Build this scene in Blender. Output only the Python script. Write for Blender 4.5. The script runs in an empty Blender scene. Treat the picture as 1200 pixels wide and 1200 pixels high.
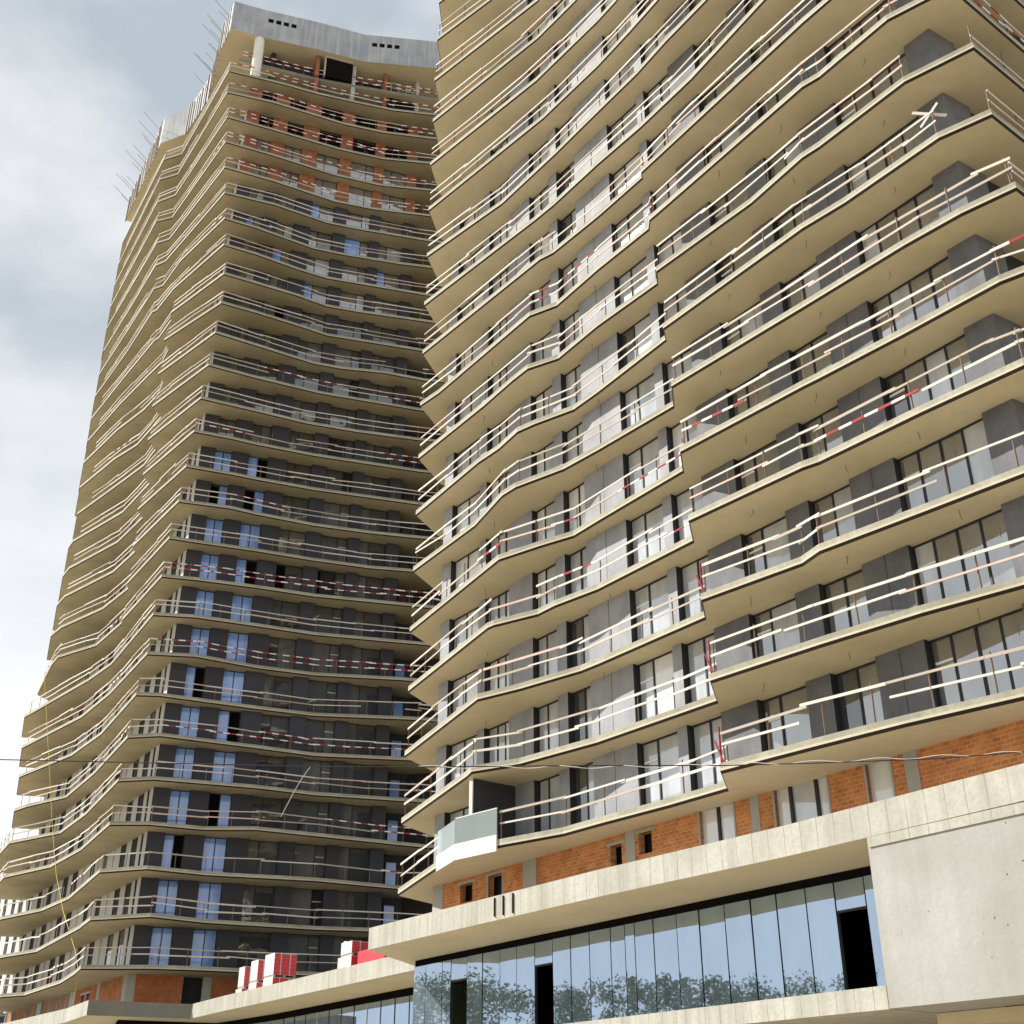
import bpy, bmesh, math, random
from mathutils import Vector, Matrix
from mathutils.geometry import tessellate_polygon

random.seed(7)
S = bpy.context.scene
COL = S.collection

# ------------------------------------------------------------------ camera
cam_d = bpy.data.cameras.new('camera')
cam = bpy.data.objects.new('camera', cam_d)
COL.objects.link(cam)
cam.location = (0, 0, 1.6)
cam.rotation_euler = (math.radians(90 + 27.716), 0, 0)
cam_d.sensor_width = 36
cam_d.lens = 42.71
cam_d.clip_end = 3000
S.camera = cam

# ------------------------------------------------------------------ sun, sky, exposure
SUN_EL = math.radians(40.5)
SUN_H = Vector((-0.985, 0.17, 0)).normalized()          # horizontal direction towards the sun
to_sun = SUN_H * math.cos(SUN_EL) + Vector((0, 0, math.sin(SUN_EL)))
sun_d = bpy.data.lights.new('sun', 'SUN')
sun_d.energy = 5.0
sun_d.angle = math.radians(0.5)
sun_d.color = (1.0, 0.95, 0.86)
sun = bpy.data.objects.new('sun', sun_d)
sun.rotation_euler = to_sun.to_track_quat('Z', 'Y').to_euler()
sun.location = (-60, 10, 120)
COL.objects.link(sun)

W = bpy.data.worlds.new('World')
S.world = W
W.use_nodes = True
wn, wl = W.node_tree.nodes, W.node_tree.links
for nd in list(wn):
    wn.remove(nd)
wo = wn.new('ShaderNodeOutputWorld')
bg = wn.new('ShaderNodeBackground')
sky = wn.new('ShaderNodeTexSky')
sky.sky_type = 'NISHITA'
sky.sun_disc = False
sky.sun_elevation = SUN_EL
sky.sun_rotation = math.atan2(to_sun.x, to_sun.y)
sky.air_density = 1.0
sky.dust_density = 1.5
bg.inputs['Strength'].default_value = 0.1
tc = wn.new('ShaderNodeTexCoord')
mp = wn.new('ShaderNodeMapping')
mp.inputs['Scale'].default_value = (1.0, 1.0, 1.7)
mp.inputs['Location'].default_value = (0.35, 0.1, 0.22)
n1 = wn.new('ShaderNodeTexNoise')
n1.inputs['Scale'].default_value = 2.3
n1.inputs['Detail'].default_value = 9
n1.inputs['Roughness'].default_value = 0.5
r1 = wn.new('ShaderNodeValToRGB')
r1.color_ramp.elements[0].position = 0.12
r1.color_ramp.elements[1].position = 0.46
n2 = wn.new('ShaderNodeTexNoise')
n2.inputs['Scale'].default_value = 4.2
n2.inputs['Detail'].default_value = 6
r2 = wn.new('ShaderNodeValToRGB')                       # shaded and bright parts of the clouds
r2.color_ramp.elements[0].position = 0.40
r2.color_ramp.elements[0].color = (2.9, 3.25, 3.65, 1)
r2.color_ramp.elements[1].position = 0.62
r2.color_ramp.elements[1].color = (4.8, 4.95, 5.1, 1)
mx = wn.new('ShaderNodeMixRGB')
wl.new(tc.outputs['Generated'], mp.inputs['Vector'])
wl.new(mp.outputs['Vector'], n1.inputs['Vector'])
wl.new(mp.outputs['Vector'], n2.inputs['Vector'])
wl.new(n1.outputs['Fac'], r1.inputs['Fac'])
wl.new(n2.outputs['Fac'], r2.inputs['Fac'])
wl.new(r1.outputs['Color'], mx.inputs['Fac'])
wl.new(sky.outputs['Color'], mx.inputs['Color1'])
wl.new(r2.outputs['Color'], mx.inputs['Color2'])
sx = wn.new('ShaderNodeSeparateXYZ')
hz = wn.new('ShaderNodeMapRange')                       # cloud bank thickens towards the horizon
hz.inputs['From Min'].default_value = 0.60
hz.inputs['From Max'].default_value = 0.18
hz.inputs['To Max'].default_value = 0.9
mh = wn.new('ShaderNodeMixRGB')
mh.inputs['Color2'].default_value = (7.0, 7.05, 7.1, 1)
wl.new(tc.outputs['Generated'], sx.inputs['Vector'])
wl.new(sx.outputs['Z'], hz.inputs['Value'])
wl.new(hz.outputs['Result'], mh.inputs['Fac'])
wl.new(mx.outputs['Color'], mh.inputs['Color1'])
wl.new(mh.outputs['Color'], bg.inputs['Color'])
wl.new(bg.outputs['Background'], wo.inputs['Surface'])

S.view_settings.view_transform = 'Standard'
S.view_settings.look = 'None'
S.view_settings.gamma = 1
S.view_settings.exposure = 0.8
S.cycles.max_bounces = 8
S.cycles.diffuse_bounces = 4
S.cycles.glossy_bounces = 4

# ------------------------------------------------------------------ materials
def mat(name, col, rough=0.85, var=0.0, scale=1.0, streak=0.0, col2=None, spec=0.3, bump=0.0, fine=0.0, joints=0.0, band=0.0):
    """Plain surface with blotches (var), vertical run-off streaks and fine grain, in metres."""
    m = bpy.data.materials.new(name)
    m.use_nodes = True
    nt = m.node_tree
    N, L = nt.nodes, nt.links
    b = N['Principled BSDF']
    b.inputs['Roughness'].default_value = rough
    b.inputs['Specular IOR Level'].default_value = spec
    b.inputs['Base Color'].default_value = (*col, 1)
    if var or streak or fine:
        g = N.new('ShaderNodeNewGeometry')
        last = None
        c2 = col2 if col2 else tuple(c * 0.55 for c in col)
        def layer(prev, noise_scale, vec_scale, amount, lo, hi, detail=6):
            mpn = N.new('ShaderNodeMapping')
            mpn.inputs['Scale'].default_value = vec_scale
            nz = N.new('ShaderNodeTexNoise')
            nz.inputs['Scale'].default_value = noise_scale
            nz.inputs['Detail'].default_value = detail
            rp = N.new('ShaderNodeMapRange')
            rp.inputs['From Min'].default_value = lo
            rp.inputs['From Max'].default_value = hi
            rp.inputs['To Max'].default_value = amount
            mxn = N.new('ShaderNodeMixRGB')
            L.new(g.outputs['Position'], mpn.inputs['Vector'])
            L.new(mpn.outputs['Vector'], nz.inputs['Vector'])
            L.new(nz.outputs['Fac'], rp.inputs['Value'])
            L.new(rp.outputs['Result'], mxn.inputs['Fac'])
            if prev is None:
                mxn.inputs['Color1'].default_value = (*col, 1)
            else:
                L.new(prev, mxn.inputs['Color1'])
            mxn.inputs['Color2'].default_value = (*c2, 1)
            return mxn.outputs['Color']
        if var:
            last = layer(last, scale, (1, 1, 1), var, 0.4, 0.72)
        if band:                                       # each pour a little different in tone
            last = layer(last, 1.0, (0.05, 0.05, 0.9), band, 0.4, 0.65, 2)
        if streak:
            last = layer(last, 1.0, (2.6, 2.6, 0.16), streak, 0.45, 0.75, 4)
        if fine:
            last = layer(last, 9.0, (1, 1, 1), fine, 0.45, 0.7, 8)
        if joints:                                     # vertical formwork joints along the tower's facade direction
            dt = N.new('ShaderNodeVectorMath'); dt.operation = 'DOT_PRODUCT'
            dt.inputs[1].default_value = (0.590 / joints, -0.8074 / joints, 0)
            fr_ = N.new('ShaderNodeMath'); fr_.operation = 'FRACT'
            lt = N.new('ShaderNodeMath'); lt.operation = 'LESS_THAN'; lt.inputs[1].default_value = 0.05
            nzj = N.new('ShaderNodeTexNoise'); nzj.inputs['Scale'].default_value = 0.8
            mlt = N.new('ShaderNodeMath'); mlt.operation = 'MULTIPLY'
            mj = N.new('ShaderNodeMixRGB'); mj.inputs['Color2'].default_value = (*[c * (0.6 if joints < 1 else 0.97) for c in c2], 1)
            L.new(g.outputs['Position'], dt.inputs[0]); L.new(dt.outputs['Value'], fr_.inputs[0]); L.new(fr_.outputs['Value'], lt.inputs[0])
            L.new(g.outputs['Position'], nzj.inputs['Vector'])
            L.new(lt.outputs['Value'], mlt.inputs[0]); L.new(nzj.outputs['Fac'], mlt.inputs[1])
            L.new(mlt.outputs['Value'], mj.inputs['Fac']); L.new(last, mj.inputs['Color1'])
            last = mj.outputs['Color']
        L.new(last, b.inputs['Base Color'])
        if bump:
            nz = N.new('ShaderNodeTexNoise')
            nz.inputs['Scale'].default_value = 6
            nz.inputs['Detail'].default_value = 8
            bp_ = N.new('ShaderNodeBump')
            bp_.inputs['Strength'].default_value = bump
            bp_.inputs['Distance'].default_value = 0.03
            L.new(g.outputs['Position'], nz.inputs['Vector'])
            L.new(nz.outputs['Fac'], bp_.inputs['Height'])
            L.new(bp_.outputs['Normal'], b.inputs['Normal'])
    return m

def glass(name, col, rough=0.03, blend=0.25, var=0.0, wob=0.05, tint=(0.92, 0.95, 0.97), clear=0.0):
    """Window glass seen from outside: the film or blind behind it plus a clear mirror reflection."""
    m = bpy.data.materials.new(name)
    m.use_nodes = True
    nt = m.node_tree
    N, L = nt.nodes, nt.links
    b = N['Principled BSDF']
    b.inputs['Base Color'].default_value = (*col, 1)
    b.inputs['Roughness'].default_value = 0.6
    b.inputs['Specular IOR Level'].default_value = 0.0
    gl = N.new('ShaderNodeBsdfGlossy')
    gl.inputs['Roughness'].default_value = rough
    gl.inputs['Color'].default_value = (*tint, 1)
    fr = N.new('ShaderNodeFresnel')
    fr.inputs['IOR'].default_value = 1.5
    ad = N.new('ShaderNodeMath')
    ad.operation = 'ADD'
    ad.use_clamp = True
    ad.inputs[1].default_value = blend
    ms = N.new('ShaderNodeMixShader')
    out = N['Material Output']
    L.new(fr.outputs['Fac'], ad.inputs[0])
    L.new(ad.outputs['Value'], ms.inputs['Fac'])
    if clear:
        tr_ = N.new('ShaderNodeBsdfTransparent')
        tr_.inputs['Color'].default_value = (0.86, 0.94, 0.92, 1)
        mt_ = N.new('ShaderNodeMixShader')
        mt_.inputs['Fac'].default_value = clear
        L.new(b.outputs['BSDF'], mt_.inputs[1]); L.new(tr_.outputs['BSDF'], mt_.inputs[2])
        L.new(mt_.outputs['Shader'], ms.inputs[1])
    else:
        L.new(b.outputs['BSDF'], ms.inputs[1])
    L.new(gl.outputs['BSDF'], ms.inputs[2])
    L.new(ms.outputs['Shader'], out.inputs['Surface'])
    g = N.new('ShaderNodeNewGeometry')
    if var:
        mpn = N.new('ShaderNodeMapping')
        mpn.inputs['Scale'].default_value = (1, 1, 0.35)
        nz = N.new('ShaderNodeTexNoise')
        nz.inputs['Scale'].default_value = 1.3
        nz.inputs['Detail'].default_value = 7
        rp = N.new('ShaderNodeMapRange')
        rp.inputs['From Min'].default_value = 0.35
        rp.inputs['From Max'].default_value = 0.7
        mxn = N.new('ShaderNodeMixRGB')
        mxn.inputs['Color1'].default_value = (*col, 1)
        mxn.inputs['Color2'].default_value = (*[c * (1 - var) for c in col], 1)
        L.new(g.outputs['Position'], mpn.inputs['Vector'])
        L.new(mpn.outputs['Vector'], nz.inputs['Vector'])
        L.new(nz.outputs['Fac'], rp.inputs['Value'])
        L.new(rp.outputs['Result'], mxn.inputs['Fac'])
        L.new(mxn.outputs['Color'], b.inputs['Base Color'])
    nz2 = N.new('ShaderNodeTexNoise')
    nz2.inputs['Scale'].default_value = 0.9
    nz2.inputs['Detail'].default_value = 1
    bmp = N.new('ShaderNodeBump')
    bmp.inputs['Strength'].default_value = wob
    bmp.inputs['Distance'].default_value = 0.15
    L.new(g.outputs['Position'], nz2.inputs['Vector'])
    L.new(nz2.outputs['Fac'], bmp.inputs['Height'])
    L.new(bmp.outputs['Normal'], gl.inputs['Normal'])
    return m

def brick(name, edir, c1, c2, mortar):
    m = bpy.data.materials.new(name)
    m.use_nodes = True
    nt = m.node_tree
    N, L = nt.nodes, nt.links
    b = N['Principled BSDF']
    b.inputs['Roughness'].default_value = 0.9
    b.inputs['Specular IOR Level'].default_value = 0.15
    g = N.new('ShaderNodeNewGeometry')
    dt = N.new('ShaderNodeVectorMath')
    dt.operation = 'DOT_PRODUCT'
    dt.inputs[1].default_value = (edir[0], edir[1], 0)
    sp = N.new('ShaderNodeSeparateXYZ')
    cb = N.new('ShaderNodeCombineXYZ')
    bk = N.new('ShaderNodeTexBrick')
    bk.inputs['Scale'].default_value = 1.0
    bk.inputs['Brick Width'].default_value = 0.27
    bk.inputs['Row Height'].default_value = 0.135
    bk.inputs['Mortar Size'].default_value = 0.014
    bk.inputs['Color1'].default_value = (*c1, 1)
    bk.inputs['Color2'].default_value = (*c2, 1)
    bk.inputs['Mortar'].default_value = (*mortar, 1)
    nz = N.new('ShaderNodeTexNoise')
    nz.inputs['Scale'].default_value = 1.7
    nz.inputs['Detail'].default_value = 6
    mxn = N.new('ShaderNodeMixRGB')
    mxn.blend_type = 'MULTIPLY'
    mxn.inputs['Fac'].default_value = 0.6
    rp = N.new('ShaderNodeValToRGB')
    rp.color_ramp.elements[0].position = 0.3
    rp.color_ramp.elements[0].color = (0.5, 0.45, 0.4, 1)
    rp.color_ramp.elements[1].position = 0.65
    rp.color_ramp.elements[1].color = (1, 1, 1, 1)
    L.new(g.outputs['Position'], dt.inputs[0])
    L.new(g.outputs['Position'], sp.inputs[0])
    L.new(g.outputs['Position'], nz.inputs['Vector'])
    L.new(dt.outputs['Value'], cb.inputs['X'])
    L.new(sp.outputs['Z'], cb.inputs['Y'])
    L.new(cb.outputs['Vector'], bk.inputs['Vector'])
    L.new(nz.outputs['Fac'], rp.inputs['Fac'])
    L.new(bk.outputs['Color'], mxn.inputs['Color1'])
    L.new(rp.outputs['Color'], mxn.inputs['Color2'])
    L.new(mxn.outputs['Color'], b.inputs['Base Color'])
    return m

# frames of the facades: origin, direction along the wall, outward normal (metres, plan)
RO = Vector((-3.55, 56.55, 0)); RE = Vector((0.590, -0.8074, 0)); RN = Vector((-0.8074, -0.590, 0))
LC = Vector((-26.0, 87.4, 0))
LE = Vector((0.9443, 0.3291, 0)); LN = Vector((0.3291, -0.9443, 0))      # right-hand face of the far tower
KE = Vector((-0.559, 0.829, 0)); KN = Vector((-0.829, -0.559, 0))        # left-hand face of the far tower
FR = (RO, RE, RN); FL = (LC, LE, LN); FK = (LC, KE, KN)
UP = Vector((0, 0, 1))

M = {
 'fascia': mat('fascia_concrete', (0.36, 0.345, 0.28), var=0.75, scale=0.8, streak=0.5, band=0.5, fine=0.5, col2=(0.20, 0.19, 0.14), bump=0.4),
 'lip': mat('fascia_lip_concrete', (0.45, 0.41, 0.32), var=0.4, scale=1.2, fine=0.3, col2=(0.33, 0.30, 0.22)),
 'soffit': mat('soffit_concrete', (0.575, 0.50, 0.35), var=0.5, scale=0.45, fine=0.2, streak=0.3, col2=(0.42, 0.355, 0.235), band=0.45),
 'soffit_far': mat('soffit_concrete_far', (0.42, 0.365, 0.25), var=0.6, scale=0.4, fine=0.25, streak=0.3, col2=(0.25, 0.21, 0.13), band=0.5),  # darker tan than the near tower's soffits
 'groove': mat('drip_groove', (0.02, 0.014, 0.007)),
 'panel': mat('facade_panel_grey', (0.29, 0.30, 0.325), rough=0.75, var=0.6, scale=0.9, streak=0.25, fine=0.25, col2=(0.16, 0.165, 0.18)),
 'panel_shade': mat('facade_panel_shaded', (0.14, 0.145, 0.16), rough=0.75, var=0.6, scale=0.9, streak=0.3, fine=0.3, col2=(0.07, 0.072, 0.08)),  # grey panel with the shade of the tower's right end in its colour
 'pale': mat('facade_panel_pale', (0.46, 0.46, 0.45), rough=0.8, var=0.35, scale=0.8, col2=(0.30, 0.30, 0.30)),
 'char': mat('facade_panel_charcoal', (0.041, 0.042, 0.052), rough=0.7, var=0.4, scale=1.1, col2=(0.03, 0.028, 0.034)),
 'core': mat('dark_interior', (0.03, 0.03, 0.033)),
 'frame': mat('window_frame_dark', (0.022, 0.023, 0.028), rough=0.5),
 'whiteframe': mat('window_frame_white', (0.7, 0.7, 0.7), rough=0.5),
 'parapet': mat('parapet_concrete', (0.385, 0.38, 0.345), var=0.55, scale=0.5, streak=0.75, fine=0.4, col2=(0.23, 0.225, 0.19), bump=0.35, joints=0.62),
 'greyshade': mat('grey_shaded_concrete', (0.20, 0.19, 0.165), var=0.6, scale=0.6, streak=0.5, fine=0.3, col2=(0.13, 0.125, 0.11)),  # darkened for the far parapet's sunless stretch; plain grey elsewhere
 'wallconc': mat('wall_concrete', (0.325, 0.328, 0.325), var=0.75, scale=0.45, streak=0.5, band=0.25, fine=0.25, col2=(0.235, 0.23, 0.205), bump=0.35),
 'column': mat('column_concrete', (0.36, 0.35, 0.31), var=0.5, scale=1.2, streak=0.3, col2=(0.28, 0.28, 0.25)),
 'crown': mat('crown_concrete', (0.25, 0.275, 0.315), var=0.5, scale=0.5, streak=0.8, col2=(0.44, 0.46, 0.48)),
 'wood': mat('weathered_timber', (0.36, 0.325, 0.285), var=0.5, scale=1.5, col2=(0.42, 0.33, 0.24)),
 'wood2': mat('pale_timber', (0.52, 0.495, 0.455), var=0.3, scale=1.5, col2=(0.55, 0.48, 0.40)),
 'red': mat('red_paint', (0.30, 0.045, 0.05), var=0.5, scale=2),
 'pink': mat('faded_red_paint', (0.50, 0.36, 0.32), var=0.7, scale=2, col2=(0.55, 0.48, 0.42)),
 'white': mat('white_paint', (0.66, 0.64, 0.61), var=0.2, scale=2),
 'steel': mat('rusty_steel_post', (0.16, 0.11, 0.085), rough=0.7),
 'gpost': mat('galvanised_post', (0.45, 0.46, 0.47), rough=0.5),
 'brickR': brick('orange_block_wall', RE, (0.66, 0.26, 0.08), (0.48, 0.165, 0.05), (0.52, 0.35, 0.22)),
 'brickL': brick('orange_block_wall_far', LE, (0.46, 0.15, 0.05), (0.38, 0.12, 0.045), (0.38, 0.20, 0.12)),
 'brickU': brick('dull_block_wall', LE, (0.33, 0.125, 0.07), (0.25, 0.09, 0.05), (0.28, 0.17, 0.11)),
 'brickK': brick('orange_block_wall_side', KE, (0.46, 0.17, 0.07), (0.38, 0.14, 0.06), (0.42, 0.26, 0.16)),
 'g_film': glass('window_glass_film', (0.45, 0.48, 0.52), 0.06, 0.16, 0.35),
 'g_right': glass('window_glass_mirror', (0.17, 0.175, 0.18), 0.04, 0.30, 0.4),
 'g_white': glass('window_glass_blind', (0.66, 0.67, 0.68), 0.08, 0.10, 0.2),
 'g_dark': glass('window_glass_dark', (0.05, 0.055, 0.06), 0.02, 0.14, 0.3),
 'g_grey': glass('window_glass_grey', (0.11, 0.115, 0.115), 0.03, 0.10, 0.4),
 'g_blue': glass('window_glass_blue_film', (0.22, 0.40, 0.88), 0.08, 0.06, 0.25),
 'g_shop': glass('curtain_glass', (0.20, 0.26, 0.32), 0.015, 0.48, 0.45, wob=0.012, tint=(0.56, 0.71, 0.92)),
 'g_hole': glass('window_glass_black', (0.012, 0.012, 0.014), 0.03, -0.02, 0.0),
 'g_green': glass('balustrade_glass', (0.42, 0.52, 0.49), 0.02, 0.06, 0.1, clear=0.62),
 'g_moss': glass('green_side_glass', (0.10, 0.13, 0.07), 0.02, 0.2, 0.4),
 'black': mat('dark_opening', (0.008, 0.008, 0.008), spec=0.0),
 'redwrap': mat('red_shrink_film', (0.52, 0.035, 0.05), rough=0.35, var=0.35, scale=2.5, spec=0.5, col2=(0.32, 0.02, 0.03)),
 'whitepack': mat('white_pack_board', (0.52, 0.515, 0.505), var=0.15, scale=3),
 'greypack': mat('grey_pack_board', (0.52, 0.52, 0.53), var=0.5, scale=4, col2=(0.32, 0.32, 0.33)),
 'sack': mat('dark_red_sack', (0.13, 0.035, 0.035), var=0.5, scale=3),
 'cable': mat('black_cable', (0.02, 0.02, 0.02), rough=0.5),
 'tape': mat('pale_cable_tape', (0.6, 0.6, 0.58)),
 'rope': mat('yellow_hose', (0.60, 0.48, 0.10)),
 'ground': mat('sandy_ground', (0.47, 0.41, 0.31), var=0.6, scale=0.15, fine=0.4, col2=(0.34, 0.28, 0.19)),
 'road': mat('asphalt', (0.055, 0.055, 0.055), var=0.4, scale=0.5),
 'bark': mat('bark', (0.10, 0.075, 0.05)),
 'leaf': mat('leaf_green', (0.16, 0.19, 0.10), rough=0.6, var=0.8, scale=0.5, col2=(0.28, 0.29, 0.20)),
 'render': mat('pale_render', (0.80, 0.79, 0.74), var=0.3, scale=0.3),
 'tile': mat('roof_felt', (0.25, 0.22, 0.2)),
}

# ------------------------------------------------------------------ mesh helpers
class MB:
    """Collects prisms and bars; build() links them as ONE mesh object."""
    def __init__(self):
        self.v, self.f, self.mi, self.mats = [], [], [], []
    def slot(self, m):
        if m not in self.mats:
            self.mats.append(m)
        return self.mats.index(m)
    def face(self, pts, m):
        i = len(self.v)
        self.v += [tuple(p) for p in pts]
        self.f.append(tuple(range(i, i + len(pts))))
        self.mi.append(self.slot(m))
    def hexa(self, p, m):
        """p: 8 points, bottom ring then top ring, both counter-clockwise from above."""
        for q in ((3, 2, 1, 0), (4, 5, 6, 7), (0, 1, 5, 4), (1, 2, 6, 5), (2, 3, 7, 6), (3, 0, 4, 7)):
            self.face([p[k] for k in q], m)
    def box(self, fr, u0, u1, v0, v1, z0, z1, m):
        """Box in a facade frame: u along the wall, v outwards, z up."""
        O, E, Nn = fr
        def P(u, v, z):
            return O + E * u + Nn * v + UP * z
        ring = [(u0, v1), (u1, v1), (u1, v0), (u0, v0)]
        p = [P(u, v, z0) for u, v in ring] + [P(u, v, z1) for u, v in ring]
        if E.cross(Nn).z < 0:
            pass
        else:
            p = [p[k] for k in (3, 2, 1, 0, 7, 6, 5, 4)]
        self.hexa(p, m)
    def bar(self, a, b, w, h, m):
        """Board from a to b: w thick sideways, h high."""
        a, b = Vector(a), Vector(b)
        d = (b - a)
        if d.length < 1e-6:
            return
        d.normalize()
        if abs(d.z) > 0.95:
            s = Vector((1, 0, 0))
        else:
            s = d.cross(UP).normalized()
        t = s.cross(d).normalized()
        s = s * (w / 2); t = t * (h / 2)
        p = [a - s - t, a + s - t, b + s - t, b - s - t, a - s + t, a + s + t, b + s + t, b - s + t]
        self.hexa(p, m)
    def prism(self, poly, z0, z1, m_side, m_bot=None, m_top=None):
        pts = [Vector((p[0], p[1], 0)) for p in poly]
        n = len(pts)
        area = sum(pts[i].x * pts[(i + 1) % n].y - pts[(i + 1) % n].x * pts[i].y for i in range(n))
        if area < 0:
            pts.reverse()
        for i in range(n):
            a, b = pts[i], pts[(i + 1) % n]
            self.face([a + UP * z0, b + UP * z0, b + UP * z1, a + UP * z1], m_side)
        for tri in tessellate_polygon([pts]):
            q = [pts[k] for k in tri]
            ar = (q[1] - q[0]).cross(q[2] - q[0]).z
            if ar < 0:
                q.reverse()
            self.face([c + UP * z1 for c in q], m_top or m_side)
            self.face([c + UP * z0 for c in reversed(q)], m_bot or m_side)
    def tube(self, pts, r, m, seg=6):
        pts = [Vector(p) for p in pts]
        rings = []
        for i, p in enumerate(pts):
            d = (pts[min(i + 1, len(pts) - 1)] - pts[max(i - 1, 0)]).normalized()
            s = d.cross(UP) if abs(d.z) < 0.95 else d.cross(Vector((1, 0, 0)))
            s.normalize()
            t = s.cross(d)
            rr = r[i] if isinstance(r, (list, tuple)) else r
            rings.append([p + s * (math.cos(2 * math.pi * k / seg) * rr) + t * (math.sin(2 * math.pi * k / seg) * rr) for k in range(seg)])
        for a, b in zip(rings, rings[1:]):
            for k in range(seg):
                self.face([a[k], b[k], b[(k + 1) % seg], a[(k + 1) % seg]], m)
        self.face(list(rings[0]), m)
        self.face(list(reversed(rings[-1])), m)
    def build(self, name, parent=None, label=None, cat=None, group=None, kind=None):
        me = bpy.data.meshes.new(name)
        me.from_pydata(self.v, [], self.f)
        for m in self.mats:
            me.materials.append(M[m])
        me.polygons.foreach_set('material_index', self.mi)
        bm = bmesh.new()
        bm.from_mesh(me)
        bmesh.ops.remove_doubles(bm, verts=bm.verts, dist=1e-5)
        bm.to_mesh(me)
        bm.free()
        me.update()
        o = bpy.data.objects.new(name, me)
        COL.objects.link(o)
        if parent is not None:
            o.parent = parent
            root = parent
            while root.parent is not None:
                root = root.parent
            if parent is root:
                o.matrix_parent_inverse = Matrix.Translation(-Vector(root.location))
        tag(o, label, cat, group, kind)
        return o

def tag(o, label=None, cat=None, group=None, kind=None):
    for k, v in (('label', label), ('category', cat), ('group', group), ('kind', kind)):
        if v:
            o[k] = v

def thing(name, loc, label, cat, group=None):
    o = bpy.data.objects.new(name, None)
    o.empty_display_size = 0.5
    COL.objects.link(o)
    o.location = loc
    tag(o, label, cat, group)
    return o

def at(fr, u, v, z=0.0):
    return fr[0] + fr[1] * u + fr[2] * v + UP * z

def inset(poly, d):
    """Polygon moved inwards by d (poly counter-clockwise)."""
    n = len(poly)
    out = []
    for i in range(n):
        p0, p1, p2 = Vector(poly[i - 1]), Vector(poly[i]), Vector(poly[(i + 1) % n])
        a = (p1 - p0).normalized(); b = (p2 - p1).normalized()
        na = Vector((-a.y, a.x)); nb = Vector((-b.y, b.x))
        s = na + nb
        den = 1 + na.dot(nb)
        s = s / max(den, 0.35)
        q = p1 + s * d
        out.append((q.x, q.y))
    return out

def ccw(poly):
    n = len(poly)
    area = sum(poly[i][0] * poly[(i + 1) % n][1] - poly[(i + 1) % n][0] * poly[i][1] for i in range(n))
    return list(poly) if area > 0 else list(reversed(poly))

FH = 3.2                      # storey height
def zk(k):                    # underside of balcony slab k
    return 12.16 + FH * (k - 1)
TH = 0.34                     # edge height of a balcony slab
ORD = ['', 'first', 'second', 'third', 'fourth', 'fifth', 'sixth', 'seventh', 'eighth', 'ninth', 'tenth', 'eleventh',
       'twelfth', 'thirteenth', 'fourteenth', 'fifteenth', 'sixteenth', 'seventeenth', 'eighteenth', 'nineteenth',
       'twentieth', 'twenty-first', 'twenty-second', 'twenty-third', 'twenty-fourth', 'twenty-fifth', 'twenty-sixth',
       'twenty-seventh']

# ------------------------------------------------------------------ ground
g = MB()
g.face([(-900, -900, 0), (900, -900, 0), (900, 900, 0), (-900, 900, 0)], 'ground')
g.build('ground', kind='structure')
g = MB()
g.face([(-300, -9, 0.004), (300, -9, 0.004), (300, 6, 0.004), (-300, 6, 0.004)], 'road')
g.build('road', kind='structure')

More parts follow.
